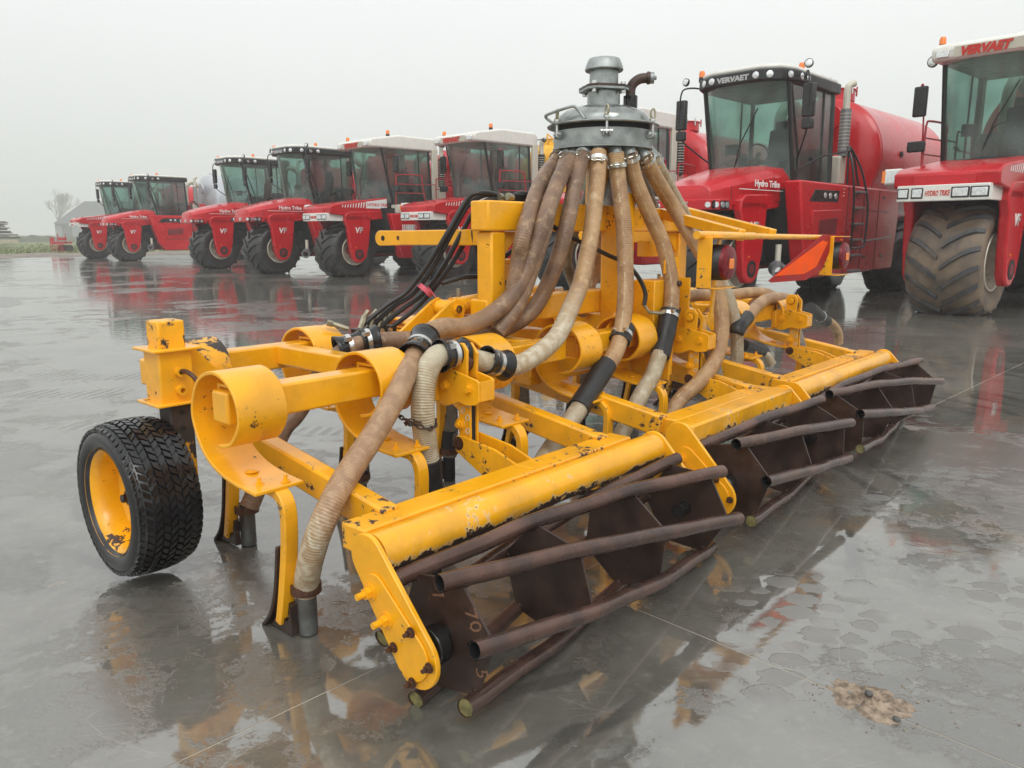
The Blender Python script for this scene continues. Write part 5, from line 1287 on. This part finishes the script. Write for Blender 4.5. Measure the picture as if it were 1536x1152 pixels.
        # red platform rails beside the cab door
        for sd in (1, -1):
            y = 1.30 * sd
            MB().tube(spline([(-1.30, y, 2.48), (-1.32, y, 3.2), (-1.36, y, 3.42), (-1.5, y, 3.48), (-2.3, y, 3.50), (-2.45, y, 3.42), (-2.48, y, 3.2), (-2.62, y, 2.5)], 4), 0.022, 8).tube([(-1.32, y, 3.16), (-2.50, y, 3.18)], 0.016, 8).tube([(-1.31, y, 2.86), (-2.55, y, 2.88)], 0.016, 8).build("platform_rail", "red_rail", cab)
            MB().tube(spline([(-3.1, y, 2.45), (-3.1, y, 3.3), (-3.2, y, 3.42), (-3.9, y, 3.40), (-4.0, y, 3.3), (-4.15, y, 2.5)], 4), 0.020, 8).tube([(-3.1, y, 3.05), (-4.05, y, 3.05)], 0.015, 8).tube([(-2.5, y, 3.2), (-3.1, y, 3.2)], 0.015, 8).build("platform_rail", "red_rail", cab)
            mirror_arm(cab, spline([(-1.3, y, 2.5), (-1.28, y + 0.05 * sd, 3.6), (-1.26, y + 0.1 * sd, 4.1), (-1.22, y + 0.12 * sd, 4.1)], 4), (-1.24, y + 0.12 * sd, 3.82), (0.10, 0.26, 0.55), "red_rail")
            mirror_arm(cab, [(-1.34, y, 3.05), (-1.28, y + 0.12 * sd, 3.06)], (-1.24, y + 0.12 * sd, 3.0), (0.12, 0.34, 0.20), "red_rail")
    # ---- behind the cab
    MB().box((-3.85, 0, 2.75), (0.7, 1.9, 0.9)).build("engine_cover", "red_paint", t, bevel=0.05)
    MB().box((-3.62, 0.82, 2.85), (0.35, 0.42, 0.62)).build("air_box", "cream_paint", t, bevel=0.04)
    ex = MB().tube([(-3.62, 1.0, 3.15), (-3.62, 1.0, 4.15)], 0.115, 20).build("exhaust_shield", "grey_step" if modern_cab else "black_paint", t)
    for k in range(12): MB().pipe((-3.62, 1.0, 3.22 + 0.075 * k), (-3.62, 1.0, 3.235 + 0.075 * k), 0.121, 0.11, 20).build("shield_ring", "cream_paint", ex)
    MB().tube(spline([(-3.62, 1.0, 4.1), (-3.62, 1.0, 4.55), (-3.66, 1.03, 4.66), (-3.76, 1.08, 4.70)], 5), 0.075, 18).build("exhaust_stack", "cream_paint", t)
    MB().tube(spline([(-3.75, -0.6, 2.9), (-3.75, -0.6, 4.0), (-3.85, -0.55, 4.35), (-4.1, -0.5, 4.5), (-4.5, -0.5, 4.3)], 6), 0.13, 18).build("intake_hose", "cream_paint", t)
    zt_ = 3.24; rt = 1.38
    lathe_tank(t, -4.75, -9.6, zt_, rt, tank)
    MB().cyl((-5.4, 0, zt_ + rt + 0.10), 0.42, 0.26, 'z', 36).cyl((-5.4, 0, zt_ + rt + 0.24), 0.46, 0.03, 'z', 36).build("tank_hatch", tank, t, bevel=0.01)
    for k in range(6):
        a = R(60 * k + 10); MB().tube([(-5.4 + 0.47 * math.cos(a), 0.47 * math.sin(a), zt_ + rt + 0.12), (-5.4 + 0.47 * math.cos(a), 0.47 * math.sin(a), zt_ + rt + 0.34)], 0.02, 8).build("hatch_clamp", "steel_bright" if k % 2 else tank, t)
    MB().tube([(-4.95, 0, zt_ + rt), (-5.0, 0, zt_ + rt + 0.42), (-5.35, 0, zt_ + rt + 0.26)], 0.03, 8).build("hatch_arm", tank, t)
    MB().prism([(-4.9, zt_ + rt - 0.03), (-6.4, zt_ + rt - 0.03), (-6.3, zt_ + rt + 0.12), (-5.0, zt_ + rt + 0.06)], 'y', -0.62, -0.58).build("hatch_rail", tank, t)
    MB().cyl((-4.28, 0.35, zt_ + 0.85), 0.30, 0.10, 'x', 28).build("tank_manhole", tank, t, bevel=0.01)
    MB().cyl((-6.1, rt * 0.985, zt_ + 0.1), 0.07, 0.10, 'y', 14).build("tank_port", "dark_inside", t)
    return t

def place(o, x, y, label=None):
    o.location = (x, y, 0); o.rotation_euler = (0, 0, R(-135))
    if label: o['label'] = label
    return o

def recolour(o, src, dst):
    for ch in o.children:
        if ch.type == 'MESH' and ch.data.materials and ch.data.materials[0] == MATS[src] and ch.name.split('.')[0] in ("tank_shell", "tank_manhole", "tank_hatch", "hatch_arm", "hatch_rail", "hatch_clamp"):
            ch.material_slots[0].link = 'OBJECT'; ch.material_slots[0].material = MATS[dst]
        recolour(ch, src, dst)

# nearest modern one: red tank, black roof band
trike_a = tanker('modern', "large red slurry tanker with black roof band and black handrails, second from the right")
place(trike_a, 4.08, 15.9)
for x, y, lab, col in (
        (-9.12, 29.65, "red slurry tanker with black-framed cab, fourth from the left in the row", None),
        (-12.83, 33.75, "red slurry tanker with black-framed cab in front of the silver tank, third from the left", None),
        (-21.65, 44.1, "red slurry tanker carrying the silver-grey tank, second from the left", "silver_tank")):
    c = copy_tree(trike_a); place(c, x, y, lab)
    if col:
        recolour(c, "red_paint", col)
        for ch in c.children:
            if ch.name.startswith("tank_shell"): ch.scale = (1.0, 1.09, 1.07)
        em = MB().box((-6.15, 1.33, 3.62), (0.75, 0.06, 0.75), rx=R(-14)).build("tank_emblem", "red_paint", c)
        lettering("d", 0.70, "decal_white", em, (-5.95, 1.37, 3.36), (-1, 0, 0), (0, -0.25, 1), depth=0.01, bold=0.02)
# older ones with white roofs
trike_b = tanker('classic', "red slurry tanker with white visor roof, fifth from the left beside the black-framed cabs")
place(trike_b, -5.85, 27.35)
for x, y, lab, col in (
        (-2.25, 25.7, "red slurry tanker with white visor roof and yellow tank, just left of the hose fan", "yellow_tank"),
        (1.6, 21.3, "red slurry tanker mostly hidden behind the galvanised distributor dome", None)):
    c = copy_tree(trike_b); place(c, x, y, lab)
    if col: recolour(c, "red_paint", col)
place(tanker('classic', "closest red slurry tanker with muddy tan front tyre, cut off by the right edge", detail=True, muddy=True), 8.30, 14.50)
place(tanker('hybrid', "farthest red slurry tanker, half hidden at the left end of the row"), -26.05, 48.9)
nine = [o for o in bpy.data.objects if o.get("label", "").startswith("closest red")][0]
nine.rotation_euler.z = R(-138); nine.scale = (1.0, 1.0, 1.07)
# company letter on the silver tank
# ------------------------------------------------------------------ ground
def sheet(name, pts, z, mat, kind='structure'):
    o = MB().add([(x, y, z) for x, y in pts], [tuple(range(len(pts)))]).build(name, mat, None, smooth=False)
    if kind: o['kind'] = kind
    return o
S2 = math.sqrt(2)
def pq(p, q): return ((p - q) / S2, (p + q) / S2)      # p along (1,1), q along (-1,1)
sheet("field", [(-900, -300), (900, -300), (900, 1500), (-900, 1500)], -0.10, "field_grass")
P0, Q0, PIT = 2.333, 2.015, 5.457
pmin, pmax = P0 - 3 * PIT, P0 + 6 * PIT
qmin, qmax = Q0 - 6 * PIT, Q0 + 10 * PIT
yard = sheet("concrete_yard", [pq(pmin, qmin), pq(pmax, qmin), pq(pmax, qmax), pq(pmin, qmax)], -0.0015, "joint_filler")
sl = MB().box((0, 0, -0.003), (PIT - 0.0055, PIT - 0.0055, 0.006))
slab = sl.build("concrete_slab", "wet_concrete", yard, smooth=False)
first = True
for i in range(-3, 6):
    for j in range(-6, 10):
        c = pq(P0 + (i + 0.5) * PIT, Q0 + (j + 0.5) * PIT)
        o = slab if first else same(slab, yard)
        first = False
        o.location = (c[0], c[1], 0); o.rotation_euler = (0, 0, R(45))
# mud verge past the yard's left end and far side
def bumpy(name, p0, p1, q0, q1, nx, ny, amp, z0, mat, seed=0):
    vs = []; fs = []
    for i in range(nx + 1):
        for j in range(ny + 1):
            x, y = pq(p0 + (p1 - p0) * i / nx, q0 + (q1 - q0) * j / ny)
            e = min(1, j / 2.0) * min(1, (ny - j) / 2.0)
            vs.append((x, y, z0 + amp * e * (0.55 + noise.fractal(Vector((x * 0.35, y * 0.35, seed)), 1.0, 2.0, 4) * 0.9)))
    for i in range(nx):
        for j in range(ny): fs.append((i * (ny + 1) + j, (i + 1) * (ny + 1) + j, (i + 1) * (ny + 1) + j + 1, i * (ny + 1) + j + 1))
    o = MB().add(vs, fs).build(name, mat, None); o['kind'] = 'structure'; return o
bumpy("mud_verge", -60, 60, qmax + 0.0, qmax + 14, 160, 24, 0.10, -0.06, "verge_mud")
bumpy("gravel_verge", pmax + 0.35, pmax + 10, -20, qmax, 30, 120, 0.10, -0.05, "verge_mud", 4)
bumpy("earth_bank", -260, 60, 180, 205, 160, 10, 1.5, -0.1, "earth_bank_mat", 2)
for j in range(-2, 10):
    c = pq(pmax + 0.18, Q0 + (j + 0.5) * PIT)
    o = MB().box((0, 0, 0.03), (0.34, PIT - 0.03, 0.14)).build("kerb", "kerb_concrete", None, bevel=0.02)
    o.location = (c[0], c[1], 0); o.rotation_euler = (0, 0, R(45)); o['kind'] = 'structure'
# grass tufts along the field edge
m = MB(); rg = random.Random(3)
for k in range(9000):
    q = qmax + 13 + abs(rg.gauss(0, 26)); p = rg.uniform(-50, 34)
    x, y = pq(p, q); h = rg.uniform(0.0, 0.25); a = rg.uniform(0, 6.3); w = rg.uniform(0.03, 0.12)
    dx, dy = math.cos(a) * w, math.sin(a) * w; lx, ly = rg.gauss(0, 0.1), rg.gauss(0, 0.1)
    m.add([(x - dx, y - dy, -0.12), (x + dx, y + dy, -0.12), (x + lx, y + ly, h)], [(0, 1, 2)])
o = m.build("grass", "field_grass", None, smooth=False); o['kind'] = 'stuff'
# gravel heap seen under the second tanker's tail
m = MB(); n, kk = 26, 9
hp = [(0, 0, 0.42)]
for j in range(1, kk + 1):
    for i in range(n):
        a = 2 * math.pi * i / n; r = 1.5 * j / kk
        hp.append((r * math.cos(a) * 1.4, r * math.sin(a) * 0.9, max(-0.06, 0.42 * (1 - (j / kk) ** 1.3)) + rg.uniform(-0.05, 0.05)))
fs = [(0, 1 + i, 1 + (i + 1) % n) for i in range(n)]
for j in range(kk - 1):
    for i in range(n):
        a, b = 1 + j * n + i, 1 + j * n + (i + 1) % n; fs.append((a, a + n, b + n, b))
m.add(hp, fs)
o = m.build("gravel_heap", "gravel", None, smooth=False); o.location = (16.9, 36.3, 0.0)
tag(o, "small heap of pale gravel behind the kerb beyond the second tanker from the right", "gravel heap")
# clod of dried mud with two stones on the slab joint
m = MB(); n = 110; rings = 28; vs = []
for j in range(rings + 1):
    for i in range(n):
        a = 2 * math.pi * i / n
        rr = 0.105 * (1 + 0.45 * noise.noise(Vector((math.cos(a) * 1.6, math.sin(a) * 1.6, 3))) + 0.20 * noise.noise(Vector((math.cos(a) * 5, math.sin(a) * 5, 7))) + 0.05 * noise.noise(Vector((math.cos(a) * 14, math.sin(a) * 14, 7)))) * j / rings
        x = rr * math.cos(a) * 1.25; y = rr * math.sin(a) * 0.85
        h = 0.011 * (1 - (j / rings) ** 4) * (0.55 + noise.noise(Vector((x * 70, y * 70, 0))) * 0.9 + noise.noise(Vector((x * 25, y * 25, 5))) * 1.0 + noise.noise(Vector((x * 180, y * 180, 9))) * 0.4)
        vs.append((x, y, max(-0.001, h) if j < rings else -0.002))
fs = []
for j in range(rings):
    for i in range(n): fs.append((j * n + i, (j + 1) * n + i, (j + 1) * n + (i + 1) % n, j * n + (i + 1) % n))
o = m.add(vs, fs).build("mud_clod", "mud_clod", None, ang=60); o.location = (1.135, 2.205, 0); o.rotation_euler = (0, 0, R(-38))
tag(o, "flat tan clod of dried mud on the slab joint in the right foreground", "mud clod")
for (x, y, s_), lab in (((1.135, 2.215, 0.013), "small grey stone bedded in the middle of the mud clod"), ((1.165, 2.095, 0.012), "small brown stone lying just in front of the mud clod")):
    st_ = MB().ball((0, 0, 0), s_, 8, 6, (1.1, 0.9, 0.8)).build("stone", "stone", None, smooth=False)
    st_.data.transform(Matrix.Rotation(R(25), 4, 'Y')); st_.location = (x, y, s_ * 0.7 + (0.008 if "middle" in lab else 0))
    tag(st_, lab, "stone")

cr_ = random.Random(9); m = MB()
for k in range(70):
    a = cr_.uniform(0, 6.28); d = 0.10 + abs(cr_.gauss(0, 0.09)); s_ = cr_.uniform(0.0012, 0.0040)
    m.ball((1.135 + d * math.cos(a) * 1.3, 2.205 + d * math.sin(a) * 0.9, s_ * 0.3), s_, 5, 3, (cr_.uniform(0.8, 1.7), 1, 0.6))
o = m.build("mud_crumbs", "mud_clod", None, smooth=False); o['kind'] = 'stuff'
# ------------------------------------------------------------------ things beyond the yard on the left
stack = empty("plank_stack", (-79.6, 116.0, 0), R(40), size=2)
tag(stack, "tall stack of weathered grey boards on a pale base beam at the left edge", "plank stack")
rs = random.Random(5)
for k in range(15):
    w = 9.5 - 0.10 * k + rs.uniform(-0.3, 0.3)
    nm = MB().box((0, 0, 0), (w, 3.0 + rs.uniform(-0.3, 0.3), 0.15))
    o = nm.build("board_layer", "wood_grey", stack, bevel=0.02); o.location = (rs.uniform(-0.45, 0.45) + (0.6 if k < 5 else 0), rs.uniform(-0.2, 0.2), 0.95 + 0.168 * k); o.rotation_euler = (0, R(rs.uniform(-0.9, 0.9)), R(rs.uniform(-2, 2)))
for x in (-3.4, 0, 3.4): MB().box((x, 0, 0.42), (0.3, 3.0, 0.3)).build("bearer", "wood_grey", stack)
MB().box((0.2, -2.0, 0.42), (10, 0.5, 0.5)).build("base_beam", "wood_pale", stack, bevel=0.04)

imp = empty("field_implement", (-38.6, 66.5, 0), R(-30), size=1); imp.scale = (0.72, 0.72, 0.8)
tag(imp, "small faded red field implement standing on the verge beside the farthest tanker", "farm implement")
MB().box((0, 0, 0.95), (2.6, 0.22, 0.22)).box((0, 0.9, 0.95), (2.6, 0.18, 0.18)).build("frame", "red_rail", imp, bevel=0.02)
MB().box((-1.5, 0.2, 1.15), (0.9, 0.06, 0.7)).build("side_plate", "red_rail", imp)
for k in range(7): MB().tube(spline([(-1.2 + 0.4 * k, 0.1, 0.95), (-1.2 + 0.4 * k, -0.25, 0.75), (-1.2 + 0.4 * k, -0.15, 0.35), (-1.2 + 0.4 * k, 0.05, 0.02)], 4), 0.045, 6).build("tine", "red_rail", imp)
for k in range(4): MB().cyl((-1.0 + 0.65 * k, 0.85, 0.38), 0.36, 0.06, 'x', 20).build("disc", "rust_steel", imp)
for x in (-0.7, 0.9): MB().tube([(x, 0.4, 1.0), (x, 0.45, 1.9)], 0.05, 6).build("mast", "red_rail", imp)
MB().box((0.2, 0.45, 1.35), (1.1, 0.4, 0.3)).build("hopper", "red_rail", imp, bevel=0.03)

barn = empty("barn", (-168.0, 300.0, 0), R(0), size=3); barn.scale = (1.46, 1.46, 1.44)
tag(barn, "grey gabled farm building fading into the mist behind the tankers on the left", "barn")
W_, L_ = 17.0, 44.0
MB().box((L_ / 2, 0, 1.9), (L_, W_ * 0.92, 4.0)).build("wall", "barn_wall", barn)
MB().prism([(-W_ / 2 * 0.0, 0), (0, 0.01), (0, 0)], 'y', 0, 0.01) 
MB().add([(0, -W_ / 2, 3.7), (L_, -W_ / 2, 3.7), (L_ - 0, 0, 9.6), (3.8, 0, 9.6), (0, W_ / 2, 3.7), (L_, W_ / 2, 3.7)], [(0, 1, 2, 3), (4, 3, 2, 5), (0, 3, 4), (1, 5, 2), (0, 4, 5, 1)]).build("roof", "barn_roof", barn, smooth=False)
MB().box((3.0, -W_ / 2 * 0.92 - 0.03, 1.6), (2.6, 0.06, 3.2)).build("door", "barn_roof", barn)
MB().box((10.0, -W_ / 2 * 0.92 - 0.03, 2.2), (2.4, 0.06, 1.4)).build("window", "black_paint", barn)

# bare tree in the mist
tree = empty("bare_tree", (-230.5, 398.0, 0), size=3); tree.scale = (1.46, 1.46, 1.65)
tag(tree, "bare winter tree faint in the mist left of the barn", "tree")
rt_ = random.Random(4)
trunk = MB(); twigs = MB()
def grow(mb, p, d, L, r, depth):
    if depth == 0 or r < 0.010: return
    n = 3; pts = [p]; dd = d
    for k in range(n):
        dd = (dd + Vector((rt_.gauss(0, 0.07), rt_.gauss(0, 0.07), 0.10))).normalized(); pts.append(pts[-1] + dd * L / n)
    target = trunk if depth > 4 else twigs
    target.tube(pts, r, 5, caps=False, rad=[r * (1 - 0.35 * i / n) for i in range(n + 1)])
    for k in range(3):
        a = rt_.uniform(0, 2 * math.pi); sp_ = rt_.uniform(0.20, 0.42)
        side = dd.cross(Vector((math.cos(a), math.sin(a), 0.3))).normalized()
        grow(mb, pts[-1] if k < 2 else pts[2], (dd + side * sp_ * 1.5).normalized(), L * rt_.uniform(0.66, 0.86), r * 0.62, depth - 1)
grow(None, Vector((0, 0, -0.1)), Vector((0, 0, 1)), 3.9, 0.36, 8)
trunk.build("trunk", "bark", tree); twigs.build("crown", "bark", tree)

# ------------------------------------------------------------------ mist: one closed box of even air
hz = MB().box((-60, 170, 19.0), (700, 540, 40.0)).build("haze", "stone", None, smooth=False)
hz['kind'] = 'stuff'
hm = bpy.data.materials.new("haze"); hm.use_nodes = True; nt = hm.node_tree
for n_ in list(nt.nodes):
    if n_.type != 'OUTPUT_MATERIAL': nt.nodes.remove(n_)
pv = nt.nodes.new("ShaderNodeVolumePrincipled"); pv.inputs['Color'].default_value = (0.97, 0.98, 0.98, 1); pv.inputs['Density'].default_value = 0.0017
nt.links.new(pv.outputs[0], nt.nodes[0].inputs['Volume'] if 'Volume' in nt.nodes[0].inputs else [n_ for n_ in nt.nodes if n_.type == 'OUTPUT_MATERIAL'][0].inputs['Volume'])
hz.data.materials.clear(); hz.data.materials.append(hm)
